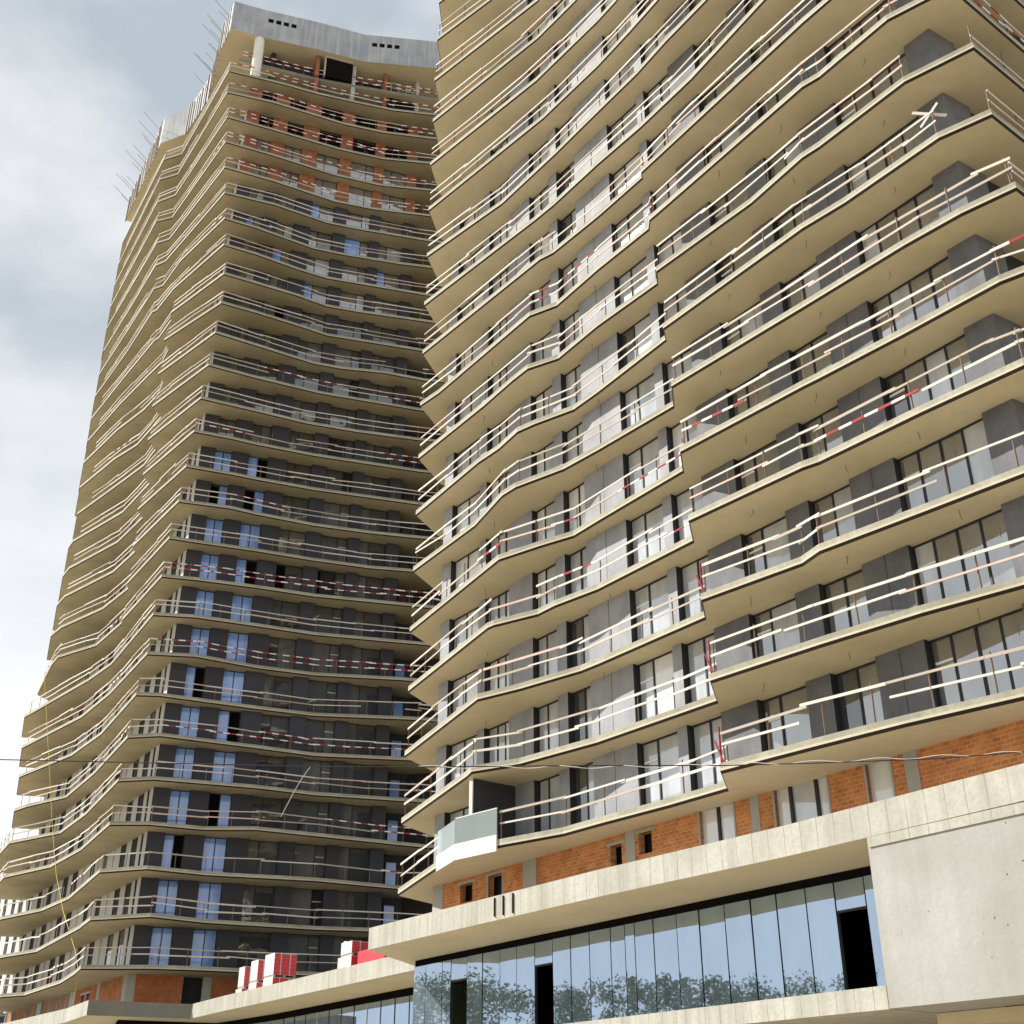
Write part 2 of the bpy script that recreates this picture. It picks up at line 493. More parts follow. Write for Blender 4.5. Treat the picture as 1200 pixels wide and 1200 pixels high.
# ------------------------------------------------------------------ slab outlines in plan (metres)
R_SLABS = {
    1: [(-5.36, 58.83), (-3.14, 52.59), (-2.30, 50.38), (-0.57, 48.65), (-0.40, 48.49), (1.94, 46.58), (3.23, 44.94), (5.44, 42.29), (7.14, 40.02), (6.60, 37.95), (9.12, 35.18), (11.06, 33.13), (13.56, 30.79)],
    2: [(-5.30, 58.38), (-1.89, 50.11), (-1.69, 49.46), (0.28, 48.32), (3.24, 45.40), (7.12, 40.48), (6.59, 38.47), (9.50, 35.21), (11.92, 32.70), (14.15, 30.70)],
    3: [(-5.25, 58.07), (-1.49, 49.67), (0.28, 48.36), (2.74, 46.21), (3.38, 45.43), (6.96, 40.63), (6.62, 39.08), (9.51, 36.07), (9.87, 35.17), (12.36, 32.50), (14.55, 30.09)],
    4: [(-5.18, 57.74), (-1.08, 49.45), (-0.82, 49.16), (1.09, 47.92), (1.79, 47.00), (3.48, 45.33), (6.78, 40.85), (6.41, 39.24), (9.71, 35.36), (10.20, 34.96), (12.68, 31.90), (14.90, 29.35)],
    5: [(-5.23, 57.76), (-0.61, 49.23), (1.20, 47.84), (2.65, 46.83), (3.59, 45.47), (6.65, 41.18), (6.37, 39.74), (10.06, 35.30), (10.53, 34.78), (12.72, 32.21), (14.87, 29.54), (15.42, 29.05)],
    6: [(-5.14, 57.32), (-1.81, 52.15), (-0.47, 49.12), (0.15, 48.31), (2.26, 46.66), (3.67, 45.03), (6.52, 41.51), (6.28, 40.08), (10.36, 35.03), (10.83, 34.44), (13.04, 31.65), (14.41, 30.11), (15.77, 28.90)],
    7: [(-5.11, 57.13), (-1.67, 51.61), (-0.66, 50.30), (0.24, 48.73), (1.03, 48.05), (2.79, 46.80), (3.79, 45.39), (6.38, 41.40), (6.19, 40.63), (10.60, 34.52), (11.83, 33.16), (14.20, 30.03), (15.62, 28.97), (17.06, 30.11)],
    8: [(-5.06, 56.70), (-1.46, 51.51), (0.00, 49.22), (0.73, 48.20), (2.17, 47.35), (3.86, 44.80), (6.24, 41.74), (6.12, 40.93), (9.41, 36.73), (10.90, 34.26), (11.42, 33.69), (13.70, 30.59), (15.63, 29.07), (18.10, 31.21)],
    9: [(-5.06, 56.43), (-3.96, 55.15), (0.84, 48.31), (2.15, 47.49), (3.97, 44.78), (6.06, 41.94), (6.04, 41.38), (6.78, 40.29), (11.16, 33.81), (11.71, 33.31), (13.58, 30.66), (14.79, 29.74)],
    10: [(-5.01, 56.05), (1.37, 47.95), (2.03, 47.42), (4.07, 44.80), (5.94, 42.16), (5.87, 41.83), (11.46, 33.53)],
    11: [(-5.01, 55.82), (1.15, 48.71), (2.09, 47.55), (4.17, 44.64), (6.02, 42.24), (8.05, 39.30), (10.51, 35.13)],
    12: [(-4.94, 55.44), (-0.56, 50.99), (2.22, 47.26), (4.25, 44.38), (5.99, 41.94), (7.17, 40.01), (8.72, 37.72)],
    13: [(-4.93, 55.14), (1.65, 47.91), (4.36, 44.37), (5.83, 42.18), (6.99, 40.36)],
    14: [(-4.91, 54.78), (1.32, 48.28), (4.46, 44.28), (5.34, 43.00)],
    15: [(-4.83, 54.45), (1.44, 48.16), (3.44, 45.64)],
    16: [(-4.81, 54.21), (1.47, 48.27)],
    17: [(-4.72, 53.86), (-1.24, 50.79)],
}
L_FRONT = {
    1: [(-40.21, 102.23), (-37.91, 101.03), (-32.59, 93.34), (-30.06, 88.49), (-28.61, 85.37), (-23.74, 85.37), (-20.55, 86.24)],
    2: [(-41.63, 104.37), (-37.55, 100.99), (-30.60, 89.66), (-28.71, 86.05), (-24.23, 84.68), (-21.12, 87.10), (-13.91, 90.04), (-10.18, 90.80)],
    3: [(-42.73, 105.63), (-37.90, 101.53), (-34.00, 96.25), (-28.62, 86.19), (-25.00, 85.03), (-21.49, 87.08), (-14.03, 89.22), (-8.48, 92.11)],
    4: [(-42.68, 104.58), (-37.40, 100.39), (-32.92, 94.05), (-28.29, 85.79), (-25.53, 85.79), (-21.92, 87.34), (-18.27, 87.34), (-6.45, 93.16)],
    5: [(-43.49, 106.27), (-37.80, 102.43), (-33.66, 95.99), (-28.29, 86.19), (-25.60, 85.74), (-18.71, 88.06), (-14.82, 89.99), (-8.41, 91.74)],
    6: [(-44.25, 107.90), (-42.65, 106.38), (-38.09, 103.16), (-33.41, 95.71), (-28.07, 86.15), (-25.54, 85.74), (-19.15, 88.71), (-15.16, 90.72), (-8.42, 91.86)],
    7: [(-44.57, 108.37), (-37.70, 101.64), (-33.34, 95.61), (-27.87, 85.99), (-26.08, 86.18), (-19.54, 89.14), (-15.42, 90.79), (-7.22, 91.85)],
    8: [(-45.55, 110.09), (-37.16, 101.02), (-32.97, 95.03), (-27.47, 85.92), (-23.87, 86.46), (-19.80, 88.85), (-15.62, 90.48), (-9.00, 91.56)],
    9: [(-46.17, 110.83), (-36.98, 100.66), (-33.80, 96.66), (-27.47, 85.94), (-24.26, 86.45), (-19.99, 88.17), (-15.78, 89.95), (-7.05, 92.16)],
    10: [(-41.14, 103.46), (-36.77, 100.52), (-33.06, 95.40), (-32.77, 94.65), (-27.23, 85.89), (-24.66, 86.53), (-20.27, 87.99), (-15.99, 89.67), (-7.14, 91.93)],
    11: [(-41.62, 104.19), (-36.46, 99.79), (-32.93, 95.33), (-32.70, 94.26), (-26.99, 85.63), (-25.02, 86.39), (-20.57, 87.94), (-16.23, 89.70), (-11.79, 91.18), (-8.31, 91.85)],
    12: [(-41.94, 104.45), (-35.79, 98.94), (-32.64, 94.72), (-32.58, 93.71), (-26.63, 85.49), (-22.71, 86.66), (-20.84, 87.70), (-16.48, 89.69), (-11.96, 91.10), (-7.80, 92.07)],
    13: [(-42.29, 105.08), (-36.01, 99.38), (-32.36, 94.48), (-32.42, 93.03), (-26.41, 85.46), (-23.07, 86.73), (-21.14, 87.59), (-16.67, 89.35), (-8.19, 91.93)],
    14: [(-42.62, 105.69), (-36.09, 99.62), (-32.10, 94.08), (-32.29, 92.55), (-26.13, 85.27), (-23.34, 86.36), (-21.40, 87.32), (-16.89, 89.15), (-12.25, 90.61), (-7.94, 91.94)],
    15: [(-42.87, 106.10), (-35.96, 98.87), (-33.73, 96.48), (-31.88, 93.57), (-32.13, 91.94), (-25.94, 85.20), (-23.67, 86.25), (-21.69, 87.19), (-17.78, 89.10), (-13.61, 90.50), (-8.13, 91.94)],
    16: [(-43.27, 106.51), (-38.23, 100.90), (-35.28, 98.19), (-33.04, 95.14), (-31.69, 93.23), (-32.09, 91.52), (-25.62, 85.00), (-21.95, 86.92), (-16.80, 89.31), (-8.17, 92.08)],
    17: [(-31.89, 91.12), (-25.37, 84.80), (-22.22, 86.66), (-17.65, 89.38), (-15.25, 90.18), (-11.50, 90.85), (-7.98, 92.08)],
    18: [(-31.58, 90.36), (-25.22, 84.84), (-22.45, 86.23), (-19.01, 88.17), (-16.69, 89.58), (-7.85, 92.09)],
    19: [(-31.43, 90.55), (-25.36, 84.88), (-22.76, 86.19), (-19.25, 88.02), (-16.91, 89.52), (-14.35, 90.29), (-7.94, 91.85)],
    20: [(-31.75, 91.12), (-25.70, 84.81), (-23.05, 86.10), (-19.55, 88.25), (-17.13, 89.49), (-8.05, 92.02)],
    21: [(-26.02, 84.99), (-23.40, 86.25), (-18.58, 89.10), (-16.06, 89.96), (-10.79, 91.33), (-8.15, 91.83)],
    22: [(-26.41, 85.17), (-22.06, 86.76), (-17.55, 89.23), (-14.90, 90.07), (-8.25, 91.79)],
    23: [(-26.78, 85.25), (-22.56, 87.05), (-17.12, 89.85), (-13.53, 90.93), (-8.11, 91.91)],
    24: [(-27.05, 85.25), (-22.85, 87.03), (-17.32, 89.67), (-13.04, 91.09), (-7.45, 91.93)],
    25: [(-27.24, 85.27), (-23.12, 86.92), (-17.01, 89.52), (-12.92, 90.80), (-7.86, 91.51)],
    26: [(-27.58, 85.21), (-23.34, 86.51), (-16.85, 89.30), (-13.04, 90.45), (-7.60, 91.38)],
    27: [(-27.82, 85.50), (-22.90, 87.12), (-19.44, 88.44), (-16.29, 89.40), (-12.17, 90.59), (-7.69, 91.28)],
}

# right-hand ends of the near tower's slabs, and the parts hidden beyond the frame
R_CORNER = (15.85, 28.85)
for k, p in R_SLABS.items():
    if k in (7, 8):
        continue
    last = p[-1]
    if k == 9:
        p.append((15.45, 29.25))
    elif k < 6:
        if k != 5:
            p.append((15.9, 28.75))
        else:
            p[-1] = (15.75, 28.85)
    elif k > 9:
        for q in R_SLABS[9][6:]:
            if q[0] > last[0] + 1.2:
                p.append(q)
        if p[-1][0] < 15.4:
            p.append((15.45, 29.25))
R_SLABS[7] = R_SLABS[7][:-1]
R_SLABS[8] = R_SLABS[8][:-1]
for k in range(18, 23):
    R_SLABS[k] = [(x + 0.03 * (k - 17), y - 0.15 * (k - 17) * (1 if i == 0 else 0)) for i, (x, y) in enumerate(R_SLABS[17])]

L_LEFT = {
    17: [(-43.6, 107.1), (-38.4, 100.8), (-34.8, 97.1), (-32.7, 94.4), (-31.75, 92.4)],
    18: [(-44.0, 108.1), (-38.6, 101.0), (-34.4, 95.9), (-32.7, 93.9), (-31.55, 91.8)],
    19: [(-44.4, 108.9), (-38.8, 101.2), (-34.1, 94.9), (-33.6, 94.5), (-31.7, 91.7)],
    20: [(-44.7, 109.5), (-39.0, 101.3), (-34.7, 94.7), (-34.2, 94.4)],
    21: [(-44.9, 110.0), (-39.3, 101.6), (-35.1, 95.2), (-34.1, 94.7), (-31.5, 91.0)],
    22: [(-45.0, 110.2), (-39.6, 102.0), (-35.5, 95.6), (-34.3, 94.9)],
    23: [(-45.2, 110.4), (-35.9, 96.0), (-34.5, 95.4)],
    24: [(-45.3, 110.6), (-36.5, 96.4), (-34.7, 95.8)],
    25: [(-45.4, 110.8), (-37.0, 97.1), (-34.9, 96.1)],
    26: [(-45.5, 111.0), (-37.2, 97.2), (-35.1, 96.4)],
    27: [(-45.5, 111.0), (-37.3, 97.6), (-35.2, 96.8)],
}
L_END = {10: [(-46.4, 113.4), (-42.3, 105.3)], 11: [(-43.28, 106.3)], 12: [(-43.33, 106.5)], 13: [(-43.44, 106.85)], 14: [(-43.46, 107.0)]}
L_SLABS = {}
for k, p in L_FRONT.items():
    q = L_END.get(k, []) + L_LEFT.get(k, []) + list(p)
    if k < 6:
        q = [(-47.0, 112.5)] + q if k > 1 else [(-47.0, 110.8)] + q
    x, y = q[-1]
    q = q + [(-4.5, 92.6)] if x < -5 else q
    L_SLABS[k] = q

def slab(path, back, z0, name, parent, label=None):
    poly = ccw(path + back)
    mb = MB()
    inn = inset(poly, 0.06)
    n = len(poly)
    zb, zt = z0 + 0.095, z0 + TH
    for i in range(n):
        a, b = poly[i], poly[(i + 1) % n]
        c, d = inn[i], inn[(i + 1) % n]
        mb.face([(*a, zb), (*b, zb), (*b, zb + 0.075), (*a, zb + 0.075)], 'lip')
        mb.face([(*a, zb + 0.075), (*b, zb + 0.075), (*b, zt), (*a, zt)], 'fascia')
        mb.face([(*c, z0), (*d, z0), (*b, zb), (*a, zb)], 'groove')
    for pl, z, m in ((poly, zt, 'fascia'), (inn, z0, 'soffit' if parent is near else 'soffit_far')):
        pts = [Vector((p[0], p[1], 0)) for p in pl]
        for tri in tessellate_polygon([pts]):
            q = [pts[t] for t in tri]
            ar = (q[1] - q[0]).cross(q[2] - q[0]).z
            if (ar < 0) == (m == 'fascia'):
                q.reverse()
            mb.face([v + UP * z for v in q], m)
    return mb.build(name, parent, label)

# ------------------------------------------------------------------ towers
near = thing('apartment_tower', at(FR, 16, -6), 'nearer unfinished tower with wavy balcony slabs, filling the right half above an orange block storey', 'tower')
far = thing('apartment_tower', at(FL, 6, -8), 'farther unfinished tower at the left with its concrete roof crown complete against the sky', 'tower')

NEAR_TOP, FAR_TOP = 22, 27
# cores (dark inside, only seen through gaps and openings)
mb = MB()
mb.prism([tuple(at(FR, -0.0, -0.62))[:2], tuple(at(FR, 31.6, -0.62))[:2], (26.0, 37.6), (11.5, 62.5), (4.0, 66.0)], 9.2, zk(NEAR_TOP), 'core')
mb.build('core_wall', near)
mb = MB()
mb.prism([tuple(at(FL, 0.55, -0.75))[:2], tuple(at(FL, 17.0, -0.62))[:2], tuple(at(FL, 18.3, -2.6))[:2], (0.0, 93.6), (4, 110), (-20, 124), tuple(at(FK, 25, -0.62))[:2]], 9.2, zk(FAR_TOP) + 0.2, 'core')
mb.build('core_wall', far)

# slabs
slabR, slabL = {}, {}
for k in range(1, NEAR_TOP + 1):
    p = list(R_SLABS[k])
    t = min(max((k - 3) / 11.0, 0), 1)
    bk = (-3.6 + (-4.5 + 3.6) * t, 61.4 + (57.2 - 61.4) * t)
    c = Vector((p[-1][0], p[-1][1], 0))
    r1 = c + Vector((0.79, 0.61, 0)) * 13
    back = [tuple(r1)[:2], tuple(r1 + Vector((-0.7, 2.6, 0)))[:2], tuple(at(FR, 30, -3.2))[:2], tuple(at(FR, 2, -3.2))[:2], (0.4, 61.5), bk]
    slabR[k] = slab(p, back, zk(k), 'balcony_slab', near)
for k in range(1, FAR_TOP + 1):
    p = list(L_SLABS[k])
    a = Vector((p[0][0], p[0][1], 0))
    if k == 10:
        e1 = a + Vector((0.6, 2.0, 0))
    elif k >= 5:
        e1 = a + Vector((-2.4, 6.0, 0))
    else:
        e1 = a + Vector((0.2, 1.4, 0))
    z = p[-1]
    back = [(z[0] + 1.5, z[1] + 3.5), tuple(at(FL, 18, -4))[:2], tuple(at(FL, 3, -5))[:2], tuple(at(FK, 20, -4))[:2], tuple(e1 + Vector((6, 1.5, 0)))[:2], tuple(e1)[:2]]
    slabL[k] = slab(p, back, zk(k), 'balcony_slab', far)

# wall piers: continuous through the storeys
R_PIERS = [(0, .8), (3.34, 3.9), (5.83, 7.62), (9.35, 10.0), (11.5, 14.12), (16.36, 16.87), (18.62, 20.36), (22.55, 23.6), (25.43, 27.27)]
for a, b in R_PIERS:
    m = MB()
    m.box(FR, a, b, -0.66, 0.03, zk(1) + 0.1, zk(NEAR_TOP), 'panel' if a < 17 else 'panel_shade')
    m.box(FR, b, b + 0.006, -0.6, 0.026, zk(1) + 0.1, zk(NEAR_TOP), 'frame')
    # vertical panel joints
    if b - a > 1.2:
        for s in range(1, int((b - a) / 0.9)):
            u = a + (b - a) * s / int((b - a) / 0.9)
            m.box(FR, u - 0.012, u + 0.012, 0.03, 0.034, zk(1) + 0.1, zk(NEAR_TOP), 'frame')
    m.build('wall_pier', near)
c0 = Vector((15.16, 30.97, 0))
FE = (c0, Vector((0.86, 0.51, 0)).normalized(), Vector((0.51, -0.86, 0)).normalized())   # end face of the near tower
m = MB()
q0 = at(FR, 30.63, 0.03); q1 = at(FR, 30.63, -0.66)
m.prism([tuple(q0)[:2], (15.16, 30.97), (16.31, 31.66), tuple(Vector((16.31, 31.66, 0)) - FE[2] * 0.7)[:2], tuple(q1)[:2]], zk(1) + 0.1, zk(NEAR_TOP), 'panel_shade')
m.build('corner_pier', near)
for a, b in ((3.4, 5.2), (7.6, 9.0), (11, 13)):
    m = MB(); m.box(FE, a, b, -0.7, -0.1, zk(1) + 0.1, zk(NEAR_TOP), 'panel_shade'); m.build('wall_pier', near)

L_PIERS = [(0.0, 1.2), (2.62, 4.0), (5.65, 7.2), (9.4, 10.6), (12.95, 13.92), (16.25, 17.3)]
for i, (a, b) in enumerate(L_PIERS):
    m = MB(); m.box(FL, a, b, -0.7, 0.03, zk(1) + 0.1, zk(23) + 0.1, 'char'); m.build('wall_pier', far)
    m = MB(); m.box(FL, a, b, -0.7, 0.0, zk(23) + 0.16, zk(27), 'brickU'); m.build('brick_pier', far)
K_DARK = [(0.75, 1.25), (1.95, 3.3), (4.45, 5.8), (8.9, 10.2), (12.0, 13.2), (16.5, 18.1), (19.2, 20.8), (23.8, 25.3), (27.1, 28.5), (30.2, 31.6)]
K_PIERS = []
u = 0.0
for a, b in K_DARK:
    K_PIERS.append((u, a)); u = b
K_PIERS.append((u, 33.0))
def ktop(a):
    return zk(26) if a < 24 else zk(10)
for i, (a, b) in enumerate(K_PIERS):
    m = MB()
    if i == 0:
        m.box(FK, a + 0.02, b, -0.7, 0.02, zk(1) + 0.1, zk(26), 'pale')
    else:
        m.box(FK, a, b, -0.7, 0.02, zk(1) + 0.1, ktop(a), 'pale')
        if b - a > 1.8:
            m.box(FK, (a + b) / 2 - 0.1, (a + b) / 2 + 0.1, 0.02, 0.1, zk(1) + 0.1, ktop(a), 'pale')
    m.build('wall_pier', far)

# the low storeys reach further back along the street
m = MB(); m.box(FK, 25, 33, -3.0, -0.62, 9.2, zk(10), 'core'); m.box(FK, 33, 46, -3.0, -0.62, 9.2, zk(5), 'core'); m.build('core_wall', far)
K_LOW = [(33.6, 35.0), (36.6, 38.0), (40.0, 41.4), (43.0, 44.4)]
u = 33.0
for a, b in K_LOW:
    m = MB(); m.box(FK, u, a, -0.6, 0.02, zk(1) + 0.1, zk(5), 'pale'); m.build('wall_pier', far)
    u = b
# windows: (frame, u0, u1, mullions, storey, pane finish) sorted by size in the picture
def window(fr, u0, u1, vg, z0, z1, muls, finish, parent, as_part=True, pool=None, transom=None):
    f = MB() if as_part else pool[0]
    p = MB() if as_part else pool[1]
    w = 0.05
    f.box(fr, u0, u0 + w, vg - 0.05, vg + 0.04, z0, z1, 'frame')
    f.box(fr, u1 - w, u1, vg - 0.05, vg + 0.04, z0, z1, 'frame')
    f.box(fr, u0 + w, u1 - w, vg - 0.05, vg + 0.037, z1 - 0.07, z1, 'frame')
    f.box(fr, u0 + w, u1 - w, vg - 0.05, vg + 0.037, z0, z0 + 0.07, 'frame')
    edges = [u0 + w] + list(muls) + [u1 - w]
    for mu in muls:
        f.box(fr, mu - 0.035, mu + 0.035, vg - 0.05, vg + 0.043, z0 + 0.07, z1 - 0.07, 'frame')
    if transom:
        i, hz, fm = transom
        f.box(fr, edges[i] + 0.04, edges[i + 1] - 0.04, vg - 0.03, vg + 0.03, z0 + hz, z0 + hz + 0.07, fm)
    for i in range(len(edges) - 1):
        a, b = edges[i], edges[i + 1]
        fin = finish[i % len(finish)]
        d1, d2 = random.uniform(-0.012, 0.012), random.uniform(-0.012, 0.012)
        O, E, Nn = fr
        q = [O + E * a + Nn * (vg + d1) + UP * (z0 + 0.03), O + E * b + Nn * (vg - d1) + UP * (z0 + 0.03),
             O + E * b + Nn * (vg - d1 + d2) + UP * (z1 - 0.03), O + E * a + Nn * (vg + d1 + d2) + UP * (z1 - 0.03)]
        if (q[1] - q[0]).cross(q[3] - q[0]).dot(Nn) < 0:
            q.reverse()
        bk = [c - Nn * 0.024 for c in q]
        if fin == 'black':
            q = [c - Nn * 0.25 for c in q]
            bk = [c - Nn * 0.024 for c in q]
        p.face(q, fin)
        p.face(list(reversed(bk)), fin)
        for s in range(4):
            p.face([q[s], bk[s], bk[(s + 1) % 4], q[(s + 1) % 4]], 'frame')
    if as_part:
        fo = f.build('window', parent)
        p.build('pane', fo)

def depth(fr, u, z):
    return (at(fr, u, 0, z) - Vector((0, 0, 1.6))).length

jobs = []
R_BAYS = [(.8, 3.34, (1.95,)), (3.9, 5.83, (4.6, 5.2)), (7.62, 9.35, (8.3,)), (10.0, 11.5, (10.8,)), (14.12, 16.36, (15.0,)), (16.87, 18.62, (17.8,)),
          (20.36, 22.55, (21.15,)), (23.6, 25.43, (24.47,)), (27.27, 30.63, (28.02, 28.87, 29.7))]
for k in range(1, 18):
    for bi, (a, b, mu) in enumerate(R_BAYS):
        r = random.random()
        fin = [random.choice(['g_film', 'g_film', 'g_white', 'g_film']) for _ in range(len(mu) + 1)]
        if bi >= 6:
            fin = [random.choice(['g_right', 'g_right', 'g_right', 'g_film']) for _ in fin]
        if r < 0.13:
            fin[0] = 'g_dark'
        tr = (0, 2.05, 'whiteframe') if bi in (4, 6, 8) else None
        jobs.append((k / 1.0, near, FR, a, b, -0.27, zk(k) + TH, zk(k + 1), mu, fin, tr))
    for a, b in ((1.4, 3.4), (5.2, 7.6)):
        jobs.append((k + 3.5, near, FE, a, b, -0.4, zk(k) + TH, zk(k + 1), ((a + b) / 2,), ['g_dark', 'g_grey'], None))
jobsL = []
L_BAYS = [(1.2, 2.62, 'b'), (4.0, 5.65, 'b'), (7.2, 9.4, 'g'), (10.6, 12.95, 'g'), (13.92, 16.25, 'd')]
for k in range(1, 27):
    for bi, (a, b, t) in enumerate(L_BAYS):
        z0, z1 = zk(k) + TH, zk(k + 1)
        if t == 'b' and k <= 13:
            r = random.random()
            fin = ['g_blue', 'g_blue'] if r < 0.72 else (['black', 'g_blue'] if r < 0.86 else ['g_blue', 'black'])
            z0b = z0
        elif k >= 23:
            fin = ['black', 'black'] if k >= 25 else ['g_right', 'g_right']
        elif k >= 19:
            fin = [['g_blue', 'g_right'], ['g_right', 'g_film'], ['g_right', 'g_grey']][(bi + k) % 3]
        else:
            fin = [random.choice(['g_grey', 'g_dark', 'g_dark', 'g_dark']), random.choice(['g_grey', 'g_dark', 'g_dark'])]
            if random.random() < 0.1:
                fin[random.randint(0, 1)] = 'black'
            if bi == 4:
                fin = ['g_grey', 'g_dark']
        mu = ((a + b) / 2,) if bi < 2 else (a + (b - a) * (0.36 if bi != 3 else 0.66),)
        tr = (1, 1.95, 'gpost') if (bi == 3 and k < 23) else None
        jobsL.append((k, far, FL, a, b, -0.42 if k < 23 else -0.25, z0, z1, mu, fin, tr))
FLR = (at(FL, 17.3, -1.9), LE, LN)
for k in range(1, 23):
    jobsL.append((k, far, FLR, 0.6, 1.5, 0.0, zk(k) + TH, zk(k + 1) - 0.5, (), ['g_blue'] if k <= 8 else ['g_dark'], None))
for k in range(1, 26):
    for a, b in K_DARK + (K_LOW if k < 5 else []):
        if a > 23.5 and k >= 10:
            continue
        jobsL.append((k + 6.5 + a * 0.12, far, FK, a, b, -0.05, zk(k) + TH, zk(k + 1), (), ['core'] if random.random() < 0.75 else ['g_dark'], None))
for js, par in ((jobs, near), (jobsL, far)):
    js.sort(key=lambda j: j[0])
    pool = [MB(), MB()]
    for i, j in enumerate(js):
        _, pr, fr, a, b, vg, z0, z1, mu, fin, tr = j
        window(fr, a, b, vg, z0, z1, mu, fin, pr, i < 99, pool, tr)
    w = pool[0].build('window', par, kind='stuff')
    pool[1].build('pane', w, kind='stuff')

# recess wall of the far tower beside its last pier
m = MB()
m.box(FLR, -0.05, 16, -0.7, -0.05, zk(1) + 0.1, zk(27), 'char')
m.build('recess_wall', far)

# ------------------------------------------------------------------ block storey under the first slab
def storey_wall(fr, v, spans, z0, z1, material, par, name='brick_wall'):
    for a, b in spans:
        m = MB(); m.box(fr, a, b, v - 0.3, v, z0, z1, material); m.build(name, par)
PZ = 9.3
ZT = zk(1)
VB = -0.06
# near tower: block wall with its openings cut out (pieces butt round each opening)
def wall_with_holes(fr, v, u0, u1, z0, z1, holes, material, par):
    m = MB()
    hs = sorted(holes)
    u = u0
    for a, b, c, d in hs:
        if a > u:
            m.box(fr, u, a, v - 0.3, v, z0, z1, material)
        if c > z0 + 0.01:
            m.box(fr, a, b, v - 0.3, v, z0, c, material)
        if d < z1 - 0.01:
            m.box(fr, a, b, v - 0.3, v, d, z1, material)
        u = b
    if u < u1:
        m.box(fr, u, u1, v - 0.3, v, z0, z1, material)
    return m.build('brick_wall', par)
COLS_R = [(-0.1, 0.72), (6.75, 7.62), (13.15, 13.68), (19.55, 19.93), (25.86, 26.33), (32.2, 32.7)]
HOLES_R = [(2.08, 3.03, 11.13, 11.9), (4.23, 5.22, 9.4, 11.95), (12.24, 12.9, 10.96, 11.8), (13.86, 14.58, 11.2, 11.97),
           (17.1, 18.75, 9.35, ZT), (20.63, 22.87, 9.35, ZT), (24.42, 25.33, 9.35, ZT)]
edges = [0.72, 6.75, 7.62, 13.15, 13.68, 19.55, 19.93, 25.86, 26.33, 31.5]
for i in range(0, len(edges), 2):
    a, b = edges[i], edges[i + 1]
    wall_with_holes(FR, VB, a, b, PZ, ZT, [h for h in HOLES_R if a <= h[0] and h[1] <= b], 'brickR', near)
for a, b in COLS_R[:5]:
    m = MB(); m.box(FR, a, b, -0.45, VB + 0.03, PZ, ZT, 'column'); m.build('column', near)
for a, b, c, d in HOLES_R[:4]:
    m = MB()
    m.box(FR, a - 0.2, b + 0.2, VB - 0.1, VB + 0.012, d, d + 0.13, 'column')
    if c < 9.6:
        m.box(FR, a - 0.12, a, VB - 0.1, VB + 0.01, c, d, 'column'); m.box(FR, b, b + 0.12, VB - 0.1, VB + 0.01, c, d, 'column')
    m.build('lintel', near)
for a, b, c, d in HOLES_R[4:]:
    fo = MB()
    mids = [(a + b) / 2] if b - a < 2 and b - a > 1.2 else ([a + (b - a) * .27, a + (b - a) * .76] if b - a > 2 else [])
    ee = [a] + mids + [b]
    fo.box(FR, a - 0.07, a, VB - 0.15, VB + 0.03, c, d, 'column'); fo.box(FR, b, b + 0.07, VB - 0.15, VB + 0.03, c, d, 'column')
    for mu in ee[1:-1]:
        fo.box(FR, mu - 0.06, mu + 0.06, VB - 0.2, VB - 0.08, c, d, 'frame')
    o = fo.build('window', near)
    pn = MB()
    for i in range(len(ee) - 1):
        pn.box(FR, ee[i], ee[i + 1], VB - 0.17 - 0.004 * i, VB - 0.15 - 0.004 * i, c, d - 0.001, 'g_white' if i != 1 or len(ee) < 4 else 'g_film')
    pn.build('pane', o)
# far tower block storey
wall_with_holes(FL, 0.0, 0.55, 17.2, PZ, ZT, [(3.7, 5.0, 9.3, ZT)], 'brickL', far)
m = MB(); m.prism([tuple(at(FL, -0.05, 0.04))[:2], tuple(at(FL, 0.55, 0.04))[:2], tuple(at(FL, 0.55, -0.5))[:2], tuple(at(FK, 0.75, -0.3))[:2], tuple(at(FK, 0.75, 0.04))[:2]], PZ, ZT, 'column'); m.build('column', far)
m = MB(); m.box(FL, 5.0, 5.6, -0.4, 0.03, PZ, ZT, 'column'); m.build('column', far)
wall_with_holes(FK, 0.0, 0.75, 12.0, PZ, ZT, [(8.3, 10.4, 10.6, 11.7)], 'brickK', far)
m = MB(); m.box(FK, 8.15, 10.55, -0.12, 0.03, 11.7, 11.84, 'pale'); m.box(FK, 8.15, 10.55, -0.12, 0.03, 10.48, 10.6, 'pale')
m.box(FK, 9.27, 9.43, -0.1, 0.02, 10.6, 11.7, 'pale')
o = m.build('window', far)
m = MB(); m.box(FK, 8.3, 10.4, -0.2, -0.17, 10.6, 11.7, 'red'); m.build('pane', o)
m = MB(); m.box(FK, 5.9, 6.6, -0.3, 0.02, PZ, ZT, 'column'); m.build('column', far)
for i in range(9):
    a = 12.0 + i * 2.3
    m = MB(); m.box(FK, a, a + 1.25, -0.3, 0.0, PZ, ZT, 'pale' if i in (0, 4) else 'brickK'); m.build('brick_wall', far)
    fo = MB(); fo.box(FK, a + 1.25, a + 1.33, -0.3, 0.03, PZ, ZT, 'pale'); fo.box(FK, a + 2.22, a + 2.3, -0.3, 0.03, PZ, ZT, 'pale')
    fo.box(FK, a + 1.75, a + 1.82, -0.25, -0.1, PZ, ZT, 'frame')
    o = fo.build('window', far)
    pn = MB(); pn.box(FK, a + 1.33, a + 2.22, -0.22, -0.2, PZ, ZT - 0.001, 'g_dark' if i % 2 else 'g_film'); pn.build('pane', o)

